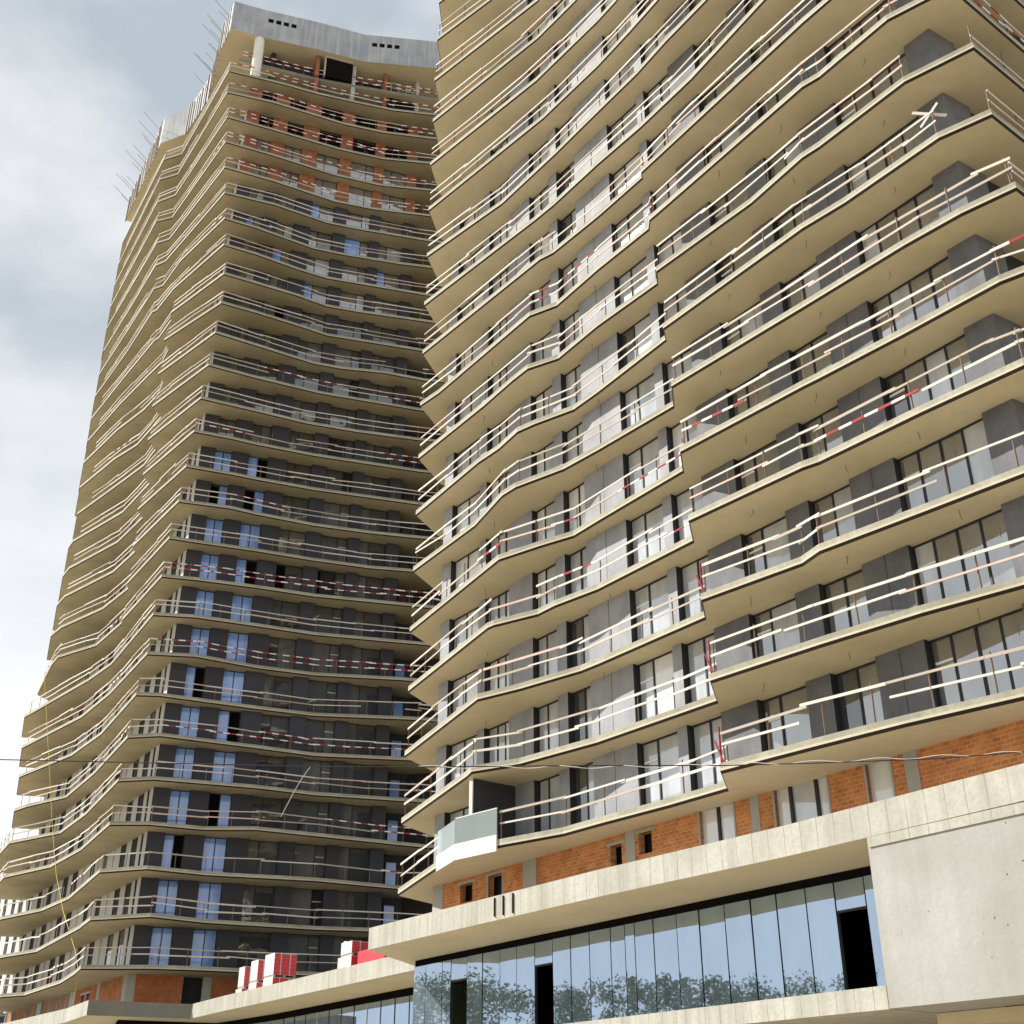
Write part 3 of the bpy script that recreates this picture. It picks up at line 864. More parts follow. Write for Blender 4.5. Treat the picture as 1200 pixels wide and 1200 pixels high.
# ------------------------------------------------------------------ far tower: open top storeys and crown
ZM = 98.6
m = MB()
poly = [(-27.4, 87.1), (-19.9, 89.6), (-16.2, 90.5), (-12.2, 91.4), (-6.5, 92.6), (-6, 96), (-26.5, 96)]
m.prism(poly, ZM, ZM + 0.35, 'greyshade', 'soffit')
m.build('floor_slab', far)
m = MB()
m.tube([at(FL, 0.25, 0.2, 95.7), at(FL, 0.25, 0.2, 101.8)], 0.5, 'white', 14)
m.build('round_column', far)
for a, b, mt in ((6.1, 6.5, 'brickU'), (9.9, 10.3, 'column'), (13.3, 13.65, 'brickU'), (16.7, 17.1, 'column')):
    m = MB(); m.box(FL, a, b, -1.6, 0.3, 95.75, ZM - 0.005, mt); m.box(FL, a, b, -1.6, 0.25, ZM + 0.36, 101.79, mt); m.build('column', far)
m = MB()
m.box(FL, 7.1, 9.9, 0.2, 0.45, ZM + 0.4, 101.79, 'black'); m.box(FL, 6.95, 7.1, 0.15, 0.5, ZM + 0.4, 101.79, 'wood'); m.box(FL, 6.95, 9.9, 0.46, 0.55, 101.55, 101.78, 'wood')  # black box stands for the dark of an open bay
m.build('black_bay_box', far)
m = MB()
m.box(FL, 13.9, 16.6, 0.2, 0.45, 95.8, ZM - 0.35, 'black')
for q in range(4):
    m.box(FL, 14.0 + q * 0.8, 14.08 + q * 0.8, 0.3, 0.42, ZM + 0.36, ZM + 1.9, 'wood')
m.box(FL, 14.0, 16.5, 0.42, 0.47, ZM + 1.1, ZM + 1.25, 'wood'); m.box(FL, 14.0, 16.5, 0.42, 0.47, ZM + 1.7, ZM + 1.85, 'wood')
m.build('black_bay_box', far)
m = MB()
m.box(FL, 0.6, 17.2, -2.1, -1.7, 95.7, 101.79, 'core')
m.box(FK, 0.4, 33, -2.3, -1.9, 95.7, 101.79, 'core')
m.build('back_wall', far)
crown_pts = [(-47.0, 114.4), (-39.5, 101.6), (-36.4, 100.2), (-32.6, 95.0), (-30.1, 88.7), (-28.4, 85.8), (-25.5, 86.85), (-19.9, 88.5), (-15.5, 90.0), (-8.1, 90.9), (-4.0, 91.3)]
back = [(-2.5, 96), (-8, 112), (-30, 122)]
m = MB(); m.prism(crown_pts + back, 101.8, 102.15, 'crown', 'soffit'); roof = m.build('roof_slab', far)
m = MB()
cp = ccw(crown_pts + back)
ci = inset(cp, 0.3)
for i in range(len(cp)):
    a, b, c, d = cp[i], cp[(i + 1) % len(cp)], ci[(i + 1) % len(cp)], ci[i]
    m.face([(*a, 102.15), (*b, 102.15), (*b, 105.75), (*a, 105.75)], 'crown')
    m.face([(*c, 102.15), (*d, 102.15), (*d, 105.75), (*c, 105.75)], 'crown')
    m.face([(*a, 105.75), (*b, 105.75), (*c, 105.75), (*d, 105.75)], 'crown')
m.build('roof_parapet', far)
for a0, n_ in ((2.7, 4), (13.5, 4)):
    m = MB()
    for q in range(n_):
        u = a0 + q * 0.78
        P0 = Vector((-28.4, 85.8, 0)); P1 = Vector((-25.5, 86.85, 0))
        pts = [Vector((x, y, 0)) for x, y in crown_pts[5:]]
        L_ = u + 0.9
        for s in range(len(pts) - 1):
            d = (pts[s + 1] - pts[s]).length
            if L_ < d:
                dr = (pts[s + 1] - pts[s]).normalized()
                nn = Vector((dr.y, -dr.x, 0))
                fr = (pts[s] + dr * L_, dr, nn)
                m.box(fr, 0, 0.52, -0.05, 0.012, 104.1, 104.62, 'black')
                break
            L_ -= d
    m.build('vent_slot', far)
# formwork battens left on the crown's sunlit sides
for a, b in (((-47.0, 114.4), (-39.5, 101.6)), ((-36.4, 100.2), (-32.6, 95.0)), ((-32.6, 95.0), (-30.1, 88.7)), ((-30.1, 88.7), (-28.4, 85.8))):
    a, b = Vector((*a, 0)), Vector((*b, 0))
    d = (b - a).normalized(); nn = Vector((d.y, -d.x, 0))
    if nn.dot(KN) < 0: nn = -nn
    n = int((b - a).length / 0.75)
    for i in range(n):
        m = MB()
        m.box((a, d, nn), 0.2 + i * 0.75, 0.2 + i * 0.75 + random.uniform(0.08, 0.16), 0.005, random.uniform(0.05, 0.14), 101.7 - random.uniform(0, 0.3), 105.75 + random.uniform(-0.6, 0.45), random.choice(['wood', 'wood', 'steel', 'greyshade']))
        m.build('formwork_batten', roof)
# reinforcing bars sticking out of the crown
for i in range(26):
    t = i / 25.0
    if t < 0.5:
        b0 = Vector((-47.0, 114.4, 0)).lerp(Vector((-39.5, 101.6, 0)), t / 0.5)
    else:
        b0 = Vector((-32.8, 95.3, 0)).lerp(Vector((-28.6, 86.2, 0)), (t - 0.5) / 0.5)
    m = MB()
    z = random.uniform(102.6, 104.9)
    ln = random.uniform(1.6, 3.4)
    m.tube([tuple(b0 + UP * z), tuple(b0 + Vector((-0.829, -0.559, 0)) * ln * 0.75 + UP * (z + ln * 0.55))], 0.028, 'steel', 4)
    m.build('rebar', roof)

# ------------------------------------------------------------------ near tower: finished sample of balcony edge and divider
m = MB()
sam = [(-3.14, 52.59), (-2.30, 50.38), (-0.57, 48.65)]
off = inset(ccw(sam + [(4, 55)]), -0.02)
def strip(mb, path, v, z0, z1, mt, th=0.05):
    for a, b in zip(path, path[1:]):
        a, b = Vector((*a, 0)), Vector((*b, 0))
        d = (b - a).normalized(); nn = Vector((d.y, -d.x, 0))
        if nn.dot(Vector((-0.8, -0.6, 0))) < 0:
            nn = -nn
        mb.box((a, d, nn), 0, (b - a).length, v, v + th, z0, z1, mt)
strip(m, sam, 0.012, zk(1) - 0.12, zk(1) + 0.52, 'white', 0.07)
fp = m.build('fascia_panel', slabR[1])
m = MB(); strip(m, sam, 0.02, zk(1) + 0.52, zk(1) + 1.55, 'g_green', 0.03); m.build('glass_balustrade', slabR[1])
m = MB(); strip(m, sam[1:], 0.01, zk(1) + 1.55, zk(1) + 1.6, 'gpost', 0.05)
m.build('handrail', slabR[1])
m = MB()
m.box(FR, 6.2, 6.32, 0.04, 2.25, zk(1) + TH, zk(2) + 0.02, 'char'); m.box(FR, 6.14, 6.38, 2.25, 2.3, zk(1) + TH, zk(2), 'pale')  # end strip made pale to carry the sunlight on that edge
m.build('balcony_divider', near)

# ------------------------------------------------------------------ guard rails
def along(path, s):
    for a, b in zip(path, path[1:]):
        a, b = Vector((*a, 0)), Vector((*b, 0))
        d = (b - a).length
        if s <= d:
            return a.lerp(b, s / d)
        s -= d
    return Vector((*path[-1], 0))

def plength(path):
    return sum((Vector((*b, 0)) - Vector((*a, 0))).length for a, b in zip(path, path[1:]))

def offset_open(path, d, inside):
    """Open path moved d towards the point `inside`."""
    out = []
    n = len(path)
    for i in range(n):
        dirs = []
        if i > 0: dirs.append((Vector(path[i]) - Vector(path[i - 1])).normalized())
        if i < n - 1: dirs.append((Vector(path[i + 1]) - Vector(path[i])).normalized())
        s = Vector((0, 0))
        for q in dirs:
            nn = Vector((-q.y, q.x))
            s += nn
        s = s / max(len(dirs), 1)
        if s.length < 0.3: s = Vector((-dirs[0].y, dirs[0].x))
        s.normalize()
        p = Vector(path[i]) + s * d
        p2 = Vector(path[i]) - s * d
        out.append(tuple(p) if (p - Vector(inside)).length < (p2 - Vector(inside)).length else tuple(p2))
    return out

def guard_rail(path, z, label, group, parts, stripe=0.0, gaps=(), hs=(0.64, 1.1), post='steel', seg=3.6, bw=0.092, cat='guard rail'):
    mid = Vector(path[len(path) // 2])
    p0 = along(path, 0)
    root = thing('guard_rail', (p0.x, p0.y, z), label, cat, group)
    tot = plength(path)
    pool = MB()
    # corner distances, so that boards do not cut across bends
    cum = [0.0]
    for a, b in zip(path, path[1:]):
        cum.append(cum[-1] + (Vector((*b, 0)) - Vector((*a, 0))).length)
    # merge bends that are nearly straight
    stops = [0.0]
    for i in range(1, len(path) - 1):
        a = (Vector(path[i]) - Vector(path[i - 1])).normalized(); b = (Vector(path[i + 1]) - Vector(path[i])).normalized()
        if a.dot(b) < 0.992 and cum[i] - stops[-1] > 0.5:
            stops.append(cum[i])
    stops.append(tot)
    # posts
    for s0, s1 in zip(stops, stops[1:]):
        n = max(1, int(round((s1 - s0) / 2.0)))
        for i in range(n + 1):
            if i == n and s1 != tot:
                continue
            s = s0 + (s1 - s0) * (i + random.uniform(-0.08, 0.08)) / n
            s = min(max(s, 0.05), tot - 0.05)
            if any(a < s / tot < b for a, b in gaps):
                continue
            q = along(path, s)
            h = hs[-1] + random.uniform(0.03, 0.16)
            mb = MB() if parts else pool
            mb.bar((q.x, q.y, z), (q.x + random.uniform(-.03, .03), q.y + random.uniform(-.03, .03), z + h), 0.045, 0.045, post)
            if parts:
                mb.build('post', root)
    for h in hs:
        for s0, s1 in zip(stops, stops[1:]):
            s = s0
            while s < s1 - 0.3:
                ln = seg * random.uniform(0.75, 1.25)
                e = min(s + ln, s1)
                if s1 - e < 0.8:
                    e = s1
                if not any(a < (s + e) / 2 / tot < b for a, b in gaps):
                    a, b = along(path, max(s - 0.12, 0)), along(path, min(e + 0.12, tot))
                    j = random.gauss(0, 0.045); j2 = random.gauss(0, 0.045)
                    if random.random() < 0.015:
                        s = e
                        continue
                    side = random.uniform(-0.03, 0.03)
                    d = (b - a)
                    nn = Vector((d.y, -d.x, 0)).normalized() * (0.05 + side)
                    a, b = a + nn, b + nn
                    A, B = a + UP * (z + h + j), b + UP * (z + h + j2)
                    mb = MB() if parts else pool
                    w_ = bw * random.uniform(0.7, 1.15)
                    if random.random() < stripe:
                        L_ = (B - A).length
                        n = max(2, int(L_ / 0.5))
                        for q in range(n):
                            mb.bar(A.lerp(B, q / n), A.lerp(B, (q + 1) / n), 0.03, w_, 'red' if q % 2 else 'white')
                    else:
                        mb.bar(A, B, 0.03, w_, random.choice(['wood', 'wood2', 'wood2', 'wood2', 'wood2', 'wood2', 'wood', 'pink'] if stripe < 0.05 else ['wood', 'wood2', 'wood2', 'pink']))
                    if parts:
                        mb.build('board', root)
                s = e
    if not parts:
        o = pool.build('rail', root)
    return root

GR, GL = 'guard rails on the nearer tower', 'guard rails on the farther tower'
STR_R = {1: 0.08, 4: 0.16, 5: 0.16, 9: 0.1}
for k in range(1, 18):
    p = list(R_SLABS[k])
    z = zk(k) + TH
    path = offset_open(p, 0.16, (16, 56))
    if k in (7, 8):
        path = path[:-1]
    # boards are missing behind the finished glass balustrade of the first balcony
    lab = 'timber rail on the %s balcony up of the nearer tower' % ORD[k]
    if k == 1:
        i0 = 3
        guard_rail(path[:2], z, 'short timber rail at the lowest left tip of the nearer tower beside glass balustrade', GR, True)
        path = path[3:]
        lab = 'timber rail from the glass balustrade on the lowest nearer balcony'
    # split at the notch
    notch = None
    for i in range(1, len(path) - 1):
        a, b = Vector(path[i]), Vector(path[i + 1])
        if (b - a).dot(Vector((0.59, -0.8074))) < 1.75 and (a - b).length < 2.3 and (b - a).dot(Vector((-0.8074, -0.59))) > 0.55:
            notch = i
    if notch is not None and notch > 0 and len(path) - notch > 2:
        guard_rail(path[:notch + 1], z, lab + ', left of the slab notch', GR, k < 12, STR_R.get(k, 0.0) * 0.5)
        gr = guard_rail(path[notch + 1:], z, lab + ', right of the slab notch', GR, k < 12, STR_R.get(k, 0.0))
        if k < 4:
            q = Vector((*path[notch + 1], z)) + Vector((-0.05, 0.12, 0))
            m = MB(); m.bar(q, q + Vector((0.0, 0.0, 1.25)), 0.06, 0.06, 'red'); m.bar(q + Vector((0.05, -0.1, 0.05)), q + Vector((-0.16, 0.06, 0.8)), 0.05, 0.05, 'red')
            m.build('clamp', gr)
    else:
        guard_rail(path, z, lab, GR, k < 12, STR_R.get(k, 0.0))
    if k >= 4:
        c = Vector(p[-1])
        guard_rail([tuple(c + Vector((0.1, 0.3))), tuple(c + Vector((0.79, 0.61)) * 8 + Vector((-.1, .2)))], z,
                   'rail past the right corner on the %s balcony up of the nearer tower' % ORD[k], GR, False, 0.5 if k > 8 else 0.0)
STR_L = {27: 0.8, 26: 0.6, 25: 0.6, 24: 0.5, 23: 0.4, 16: 0.25, 14: 0.2, 10: 1.0, 8: 0.9, 6: 0.2, 4: 0.25}
for k in range(1, 28):
    p = list(L_SLABS[k])
    z = zk(k) + TH
    path = offset_open(p, 0.16, (-14, 112))
    ci = min(range(len(p)), key=lambda i: p[i][1] + 0.0 * p[i][0])
    ci = min(range(len(p)), key=lambda i: (Vector(p[i]) - Vector((-27.2, 85.3))).length)
    left, right = path[:ci + 1], path[ci:]
    cut = 2.6 if k >= 10 else 0.8                        # the rails stop short of the slab's far end
    while len(left) > 2 and (Vector(left[1]) - Vector(left[0])).length <= cut:
        cut -= (Vector(left[1]) - Vector(left[0])).length
        left = left[1:]
    d0 = Vector(left[1]) - Vector(left[0])
    left = [tuple(Vector(left[0]) + d0.normalized() * min(cut, d0.length * 0.5))] + left[1:]
    hs = (0.64, 1.1) if k not in (2, 3, 4) else ((0.95,) if k == 3 else (0.62, 1.08))
    guard_rail(right, z, 'rail on the shaded face of the farther tower, %s balcony up' % ORD[k], GL, k <= 3, STR_L.get(k, 0.03), hs=hs, seg=4.2)
    guard_rail(left, z, 'rail on the sunlit left face of the farther tower, %s balcony up' % ORD[k], GL, k <= 2, 0.02, hs=(0.6, 1.08) if k not in (2, 3) else (0.95,), post='wood', seg=3.2, bw=0.10)
p = [(-27.2, 87.2), (-19.9, 89.7), (-16.2, 90.6), (-12.2, 91.5), (-7.5, 92.4)]
guard_rail(p, ZM + 0.35, 'red and white rail on the open floor under the crown of the farther tower', GL, False, 1.0)

# lamp wires and hooks left hanging from the soffits
rw = random.Random(11)
for k in range(2, 10):
    for u, v in ((5.2, 0.75), (13.0, 0.35), (21.5, 1.0), (25.6, 0.95), (29.2, 0.7)):
        u += rw.uniform(-0.5, 0.5)
        a = at(FR, u, v * rw.uniform(0.8, 1.1), zk(k) + 0.02)
        m = MB(); m.tube([a, a + Vector((0.02, 0.01, -0.16)), a + Vector((rw.uniform(-.08, .08), 0.03, -rw.uniform(0.25, 0.42)))], 0.012, 'steel', 4)
        m.build('hanging_wire', slabR[k])

# loose boards nailed across a corner
t = thing('timber_plank', (14.3, 30.8, zk(7) + TH), 'two pale planks crossed in an X at a high right corner of the nearer tower', 'plank')
m = MB(); m.bar((13.75, 30.58, 33.15), (14.65, 30.05, 32.5), 0.03, 0.11, 'wood2'); m.build('board', t)
m = MB(); m.bar((13.95, 30.6, 32.5), (14.4, 29.97, 33.0), 0.03, 0.09, 'wood2'); m.build('board', t)

# ------------------------------------------------------------------ podium of the nearer tower
pod = thing('podium_building', at(FR, 14, 2), 'pale concrete podium of the nearer tower with tall glazing and a blank wall at right', 'podium')
a0 = Vector((-6.1, 54.2, 0))
P1 = at(FR, 15.5, 3.36); P2 = at(FR, 23.5, 3.02); P3 = at(FR, 45, 3.3)
ret = Vector((-4.45, 59.4, 0))
beam = [tuple(ret)[:2], tuple(a0)[:2], tuple(P1)[:2], tuple(P2)[:2], tuple(P3)[:2]]
ub = MB()
poly = ccw(beam + [tuple(at(FR, 45, -2))[:2], tuple(at(FR, 0, -2))[:2]])
inn = inset(poly, 0.35)
ub.prism(poly, 9.12, 9.3, 'parapet', 'soffit', 'column')
for i in range(len(poly)):
    a, b = poly[i], poly[(i + 1) % len(poly)]
    c, d = inn[(i + 1) % len(poly)], inn[i]
    mid = (Vector((*a, 0)) + Vector((*b, 0))) / 2
    if (mid - RO).dot(RN) < 0.6 and (mid - RO).dot(RE) > -1.5:
        continue
    ub.face([(*a, 9.3), (*b, 9.3), (*b, 10.0), (*a, 10.0)], 'parapet')
    ub.face([(*c, 9.3), (*d, 9.3), (*d, 10.0), (*c, 10.0)], 'parapet')
    ub.face([(*a, 10.0), (*b, 10.0), (*c, 10.0), (*d, 10.0)], 'parapet')
pb = ub.build('parapet_beam', pod)
# shutter joints on the parapet face
for u in (9.6, 10.15, 10.75):
    m = MB(); m.box(FR, u - 0.018, u + 0.018, 3.3, 3.455, 9.2 + 0.1 * (u % 0.7), 9.93, 'groove'); m.build('joint', pb)
# header, curtain glass, openings
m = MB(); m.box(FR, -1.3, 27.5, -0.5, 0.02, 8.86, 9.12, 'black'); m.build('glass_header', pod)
MULL = [-1.4, -0.43, 0.91, 1.6, 2.8, 3.96, 5.19, 6.32, 7.52, 8.68, 9.8, 10.93, 12.13, 12.95, 13.47, 14.48, 15.67, 16.78, 18.01, 19.19, 20.32, 21.54, 22.68, 23.84, 25.1, 26.4]
for i in range(len(MULL) - 1):
    a, b = MULL[i] + 0.025, MULL[i + 1] - 0.025
    z0, z1 = 5.38, 8.88
    op = i in (3, 8, 22)
    if op:
        z0 = 8.02
    m = MB()
    t1, t2 = random.uniform(-0.012, 0.012), random.uniform(-0.012, 0.012)
    q = [at(FR, a, t1, z0), at(FR, b, -t1, z0), at(FR, b, -t1 + t2, z1), at(FR, a, t1 + t2, z1)]
    if (q[1] - q[0]).cross(q[3] - q[0]).dot(RN) < 0:
        q.reverse()
    bk = [c - RN * 0.03 for c in q]
    m.face(q, 'g_shop'); m.face(list(reversed(bk)), 'g_shop')
    for s in range(4):
        m.face([q[s], bk[s], bk[(s + 1) % 4], q[(s + 1) % 4]], 'frame')
    m.build('glass_panel', pod)
    mm = MB(); mm.box(FR, MULL[i] - 0.022, MULL[i] + 0.022, -0.12, -0.035, 5.3, 8.87, 'frame')
    if op:
        mm.box(FR, a, b, -0.1, 0.0, 7.95, 8.02, 'frame')
        mm.box(FR, MULL[i + 1] - 0.2, MULL[i + 1] - 0.1, -0.6, -0.5, 5.3, 8.0, 'gpost')
    mm.build('mullion', pod)
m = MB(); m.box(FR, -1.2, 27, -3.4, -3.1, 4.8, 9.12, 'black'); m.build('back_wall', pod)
m = MB()
G0 = at(FR, -1.42, 0)
FS = (G0, Vector((0.40, 0.917, 0)).normalized(), Vector((-0.917, 0.40, 0)).normalized())
m.box(FS, 0.02, 6, -0.03, 0.0, 5.3, 8.9, 'g_moss'); m.build('side_glass', pod)
# first-floor slab edge and blank concrete wall
m = MB()
m.box(FR, -2.0, 26.5, -2.0, 3.05, 4.79, 5.36, 'parapet')
m.build('floor_slab', pod)
m = MB(); m.box(FR, 26.53, 45, 1.2, 3.06, 4.8, 9.115, 'wallconc'); m.build('concrete_wall', pod)
rngw = random.Random(5)
w_ = MB()
CL = [(rngw.uniform(27.5, 33), rngw.uniform(5.6, 8.4)) for _ in range(7)]
for i in range(60):
    cu, cz = CL[i % 7]
    u = cu + rngw.gauss(0, 0.4); z = min(max(cz + rngw.gauss(0, 0.25), 5.2), 8.7)
    s = rngw.uniform(0.008, 0.026)
    w_.box(FR, u, u + s, 3.055, 3.064, z, z + s * rngw.uniform(0.7, 1.6), 'groove')
w_.build('pitted_hole', pod, kind='stuff')
m = MB(); m.box(FR, 26.6, 45, 3.06, 3.1, 8.84, 9.1, 'parapet'); m.build('wall_strip', pod)
m = MB(); m.box(FR, 26.55, 45, -2, 1.18, 4.45, 4.78, 'soffit'); m.box(FR, 0, 45, -2.4, -2.0, 0, 4.78, 'column'); m.build('ground_floor_wall', pod)
for u in (3, 11, 19, 27, 33, 39):
    m = MB(); m.box(FR, u, u + 0.6, 0.6, 1.2, 0, 4.45 if u > 26.5 else 4.785, 'column'); m.build('column', pod)

# ------------------------------------------------------------------ podium of the farther tower
podL = thing('podium_building', (-22, 84, 0), 'low concrete podium terrace below the farther tower carrying red block pallets', 'podium')
par = [(-52.0, 115.5), (-36.5, 96.2), (-29.8, 87.4), (-26.75, 82.3), (-20.8, 84.7), (-17.7, 79.9), (-6.4, 63.4), (-2.0, 56.9)]
segm = ['parapet', 'parapet', 'parapet', 'greyshade', 'parapet', 'parapet', 'parapet']  # sunless stretch has its shade in the darker colour
def off_pt(path, d):
    return offset_open(path, d, (0, 110))
inn = off_pt(par, 0.3)
m = MB()
for i in range(len(par) - 1):
    a, b, c, d = par[i], par[i + 1], inn[i + 1], inn[i]
    mt = segm[i]
    m.face([(*a, 9.12), (*b, 9.12), (*b, 10.0), (*a, 10.0)], mt)
    m.face([(*c, 9.12), (*d, 9.12), (*d, 10.0), (*c, 10.0)], mt)
    m.face([(*a, 10.0), (*b, 10.0), (*c, 10.0), (*d, 10.0)], mt)
m.build('parapet_beam', podL)
m = MB()
pl = ccw(off_pt(par, 0.01) + [(3.0, 64), (-2, 90), (-20, 100), (-40, 118)])
m.prism(pl, 9.13, 9.3, 'column', 'soffit')
m.build('terrace_slab', podL)
gl_in = off_pt(par, 3.4)
for i in range(len(par) - 1):
    a, b = Vector((*gl_in[i], 0)), Vector((*gl_in[i + 1], 0))
    d = (b - a).normalized(); nn = Vector((d.y, -d.x, 0))
    if nn.y > 0: nn = -nn
    fr = (a, d, nn)
    L_ = (b - a).length
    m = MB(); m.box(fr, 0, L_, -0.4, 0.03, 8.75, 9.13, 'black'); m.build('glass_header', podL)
    n = max(1, int(L_ / 1.5))
    for q in range(n):
        mm = MB(); mm.box(fr, L_ * q / n + 0.02, L_ * (q + 1) / n - 0.02, -0.04, 0.004 * (q % 2), 0.3, 8.76, 'g_shop'); mm.build('glass_panel', podL)
        if i >= 4:
            mm = MB(); mm.box(fr, L_ * q / n - 0.02, L_ * q / n + 0.02, -0.08, 0.03, 0.3, 8.76, 'gpost' if q % 4 == 0 else 'frame'); mm.build('mullion', podL)
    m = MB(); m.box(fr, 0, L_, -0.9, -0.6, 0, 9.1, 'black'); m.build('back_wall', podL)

# ------------------------------------------------------------------ packs of blocks on the terrace
FP = (Vector((-20.8, 84.7, 0)), Vector((0.563, -0.826, 0)), Vector((-0.826, -0.563, 0)))
PG = 'packs of blocks on the podium terrace'
def pack(u0, u1, v0, v1, z0, z1, end, side, label):
    t = thing('block_pack', at(FP, (u0 + u1) / 2, (v0 + v1) / 2, z0), label, 'pack', PG)
    m = MB()
    m.box(FP, u0 + 0.02, u1 - 0.02, v0 + 0.02, v1 - 0.02, z0 + 0.12, z1, end)
    m.build('blocks', t)
    m = MB()
    n = 5
    for i in range(n):
        za = z0 + 0.14 + (z1 - z0 - 0.16) * i / n; zb = z0 + 0.14 + (z1 - z0 - 0.16) * (i + 1) / n - 0.02
        m.box(FP, u1 - 0.02, u1 + 0.005, v0 + 0.03, v1 - 0.03, za, zb, side)
    for q in (0.3, 0.7):
        vv = v0 + (v1 - v0) * q
        m.box(FP, u1 + 0.006, u1 + 0.012, vv - 0.02, vv + 0.02, z0 + 0.12, z1 + 0.006, 'white')
        m.box(FP, u0 - 0.004, u1 + 0.006, vv - 0.02, vv + 0.02, z1, z1 + 0.006, 'white')
    m.box(FP, u0 + 0.3, u0 + 0.62, v1 - 0.02, v1 - 0.012, z0 + 0.5, z0 + 0.8, 'greypack' if end == 'whitepack' else 'white')
    m.build('wrapping', t)
    m = MB()
    for q in (v0 + 0.05, (v0 + v1) / 2 - 0.05, v1 - 0.15):
        m.box(FP, u0, u1, q, q + 0.1, z0, z0 + 0.12, 'wood')
    m.build('pallet', t)
ZP = 9.3
pack(3.9, 4.9, -2.6, -1.3, ZP, ZP + 1.3, 'greypack', 'redwrap', 'lower grey pack of the leftmost stack on the podium terrace')
pack(4.05, 5.0, -2.6, -1.35, ZP + 1.3, ZP + 2.6, 'greypack', 'redwrap', 'upper grey pack with dark red side of the leftmost stack on the podium terrace')
pack(6.4, 7.6, -2.4, -1.1, ZP, ZP + 1.4, 'whitepack', 'redwrap', 'lower white pack with red side in the middle stack of three on the podium terrace')
pack(6.5, 7.6, -2.4, -1.1, ZP + 1.4, ZP + 2.7, 'whitepack', 'redwrap', 'upper white pack with red side in the middle stack of three on the podium terrace')
pack(8.8, 10.2, -2.5, -1.0, ZP, ZP + 1.45, 'whitepack', 'redwrap', 'lower white pack with red side in the stack nearest the low red pack')
pack(8.8, 10.2, -2.5, -1.0, ZP + 1.45, ZP + 2.8, 'whitepack', 'redwrap', 'upper white pack with banded red side, tallest of the stacks on the terrace')
pack(10.6, 12.6, -2.4, -1.2, ZP, ZP + 1.05, 'redwrap', 'redwrap', 'low red pack beside the tallest stack, barely above the parapet')
pack(18.6, 20.2, -2.9, -1.0, ZP, ZP + 1.55, 'whitepack', 'redwrap', 'white ended red pack under a grey pack next to the nearer podium')
pack(18.9, 20.2, -2.7, -1.0, ZP + 1.55, ZP + 2.3, 'greypack', 'redwrap', 'grey pack lying on top of a red pack next to the nearer podium')
pack(20.5, 23.5, -2.8, -1.2, ZP, ZP + 1.7, 'redwrap', 'redwrap', 'long red pack partly hidden behind the nearer podium corner')

# ------------------------------------------------------------------ cables and hose
m = MB()
pts = [(-30, 24.3, 9.6), (-20, 24, 8.95), (-10.3, 24, 8.57), (-8.1, 24, 8.52), (-4.1, 24, 8.43), (-1.7, 24, 8.42), (1.7, 24, 8.45), (4.3, 24, 8.45), (6.2, 24, 8.5), (8.6, 24, 8.59), (10.35, 24, 8.73), (16, 24, 9.1), (30, 24, 10.4)]
t = thing('overhead_cable', (-4.1, 24, 8.43), 'thin black cable strung across the street in front of both towers', 'cable')
m.tube(pts, 0.012, 'cable', 5)
m.build('wire', t)
m = MB()
tw = []
for i in range(70):
    s = i / 69.0
    x = -2.0 + 12.3 * s
    zc = 8.42 + 0.31 * max(0, (x - 1.7) / 8.65) ** 1.6
    a = s * 60
    tw.append((x, 24 + math.cos(a) * 0.022, zc + math.sin(a) * 0.028))
m.tube(tw, 0.007, 'tape', 4)
m.build('tape', t)
m = MB()
m.tube([(-4.05, 24, 8.43), (-4.2, 24, 8.2), (-4.35, 24, 7.9), (-4.5, 24, 7.55), (-4.56, 24, 7.42)], 0.006, 'tape', 5)
m.build('loose_end', t)
m = MB()
m.tube([(-43.7, 107.5, 41.0), (-37.85, 101.03, 24.64), (-35.97, 98.26, 20.8), (-33.84, 95.09, 17.55), (-31.06, 90.97, 14.17), (-30.13, 89.58, 12.62), (-30.13, 89.59, 10.53), (-30.3, 89.9, 9.3)], 0.02, 'rope', 6)
tag(m.build('hanging_hose'), 'yellow hose hanging down the left face of the farther tower', 'hose')

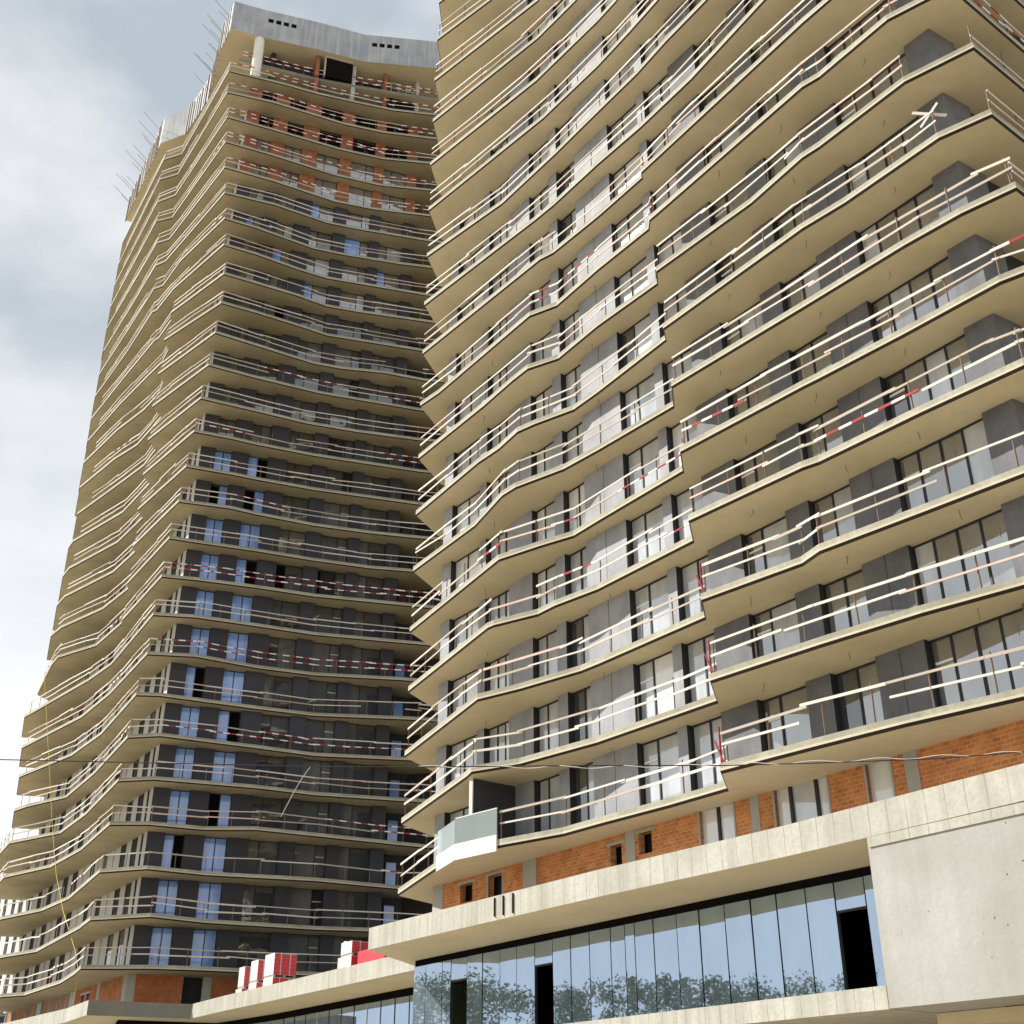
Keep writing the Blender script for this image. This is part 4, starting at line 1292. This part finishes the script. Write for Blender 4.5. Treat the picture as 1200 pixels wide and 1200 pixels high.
# ------------------------------------------------------------------ across the street: trees seen mirrored in the podium glass
def tree(x, y, h, label, seed):
    r = random.Random(seed)
    t = thing('street_tree', (x, y, 0), label, 'tree', 'trees mirrored in the podium glass')
    m = MB()
    m.tube([(x, y, 0), (x + .1, y, h * .3), (x + .2, y + .1, h * .6), (x + .1, y, h * .85)], [0.28, 0.22, 0.13, 0.05], 'bark', 7)
    for i in range(7):
        a = r.uniform(0, 6.3); z = h * r.uniform(.3, .6)
        m.tube([(x + .1, y, z), (x + math.cos(a) * h * .12, y + math.sin(a) * h * .12, z + h * .12), (x + math.cos(a) * h * .2, y + math.sin(a) * h * .2, z + h * .26)], [0.1, 0.07, 0.03], 'bark', 5)
    m.build('trunk', t)
    m = MB()
    clumps = [(r.gauss(0, h * .15), r.gauss(0, h * .15), h * r.uniform(.25, 0.97), h * r.uniform(.07, .13)) for _ in range(44)]
    for cx, cy, cz, cr in clumps:
        for i in range(190):
            d = Vector((r.gauss(0, 1), r.gauss(0, 1), r.gauss(0, 1))).normalized() * cr * r.uniform(.4, 1.1)
            c = Vector((x + cx, y + cy, cz)) + d
            s = r.uniform(.10, .19)
            n1_ = Vector((r.gauss(0, 1), r.gauss(0, 1), r.gauss(0, 1))).normalized()
            n2_ = n1_.orthogonal().normalized()
            m.face([c - n1_ * s, c + n2_ * s * .6, c + n1_ * s, c - n2_ * s * .6], 'leaf')
    m.build('crown', t)
tree(-46, 44, 9, 'small leafy tree mirrored at the left of the podium glass', 1)
tree(-47, 53, 13, 'tall leafy tree mirrored in the middle of the podium glass', 2)
tree(-46, 60, 9, 'leafy tree mirrored near the tower end of the podium glass', 3)
tree(-50, 70, 14, 'tallest leafy tree mirrored behind the others in the podium glass', 4)
tree(-52, 49, 12, 'leafy tree mirrored behind the small one in the podium glass', 5)
for i, (x, y, h, lab) in enumerate(((-56, 40, 14, 'pale green tree mirrored at the far left edge of the glass'), (-58, 57, 13, 'pale green tree mirrored behind the tall middle tree'),
                                    (-57, 64, 14, 'round tree mirrored behind the tree near the tower end'), (-60, 47, 14, 'broad tree mirrored farthest back at the left of the glass'),
                                    (-58, 76, 15, 'broad tree mirrored farthest back at the right of the glass'))):
    tree(x, y, h, lab, 20 + i)
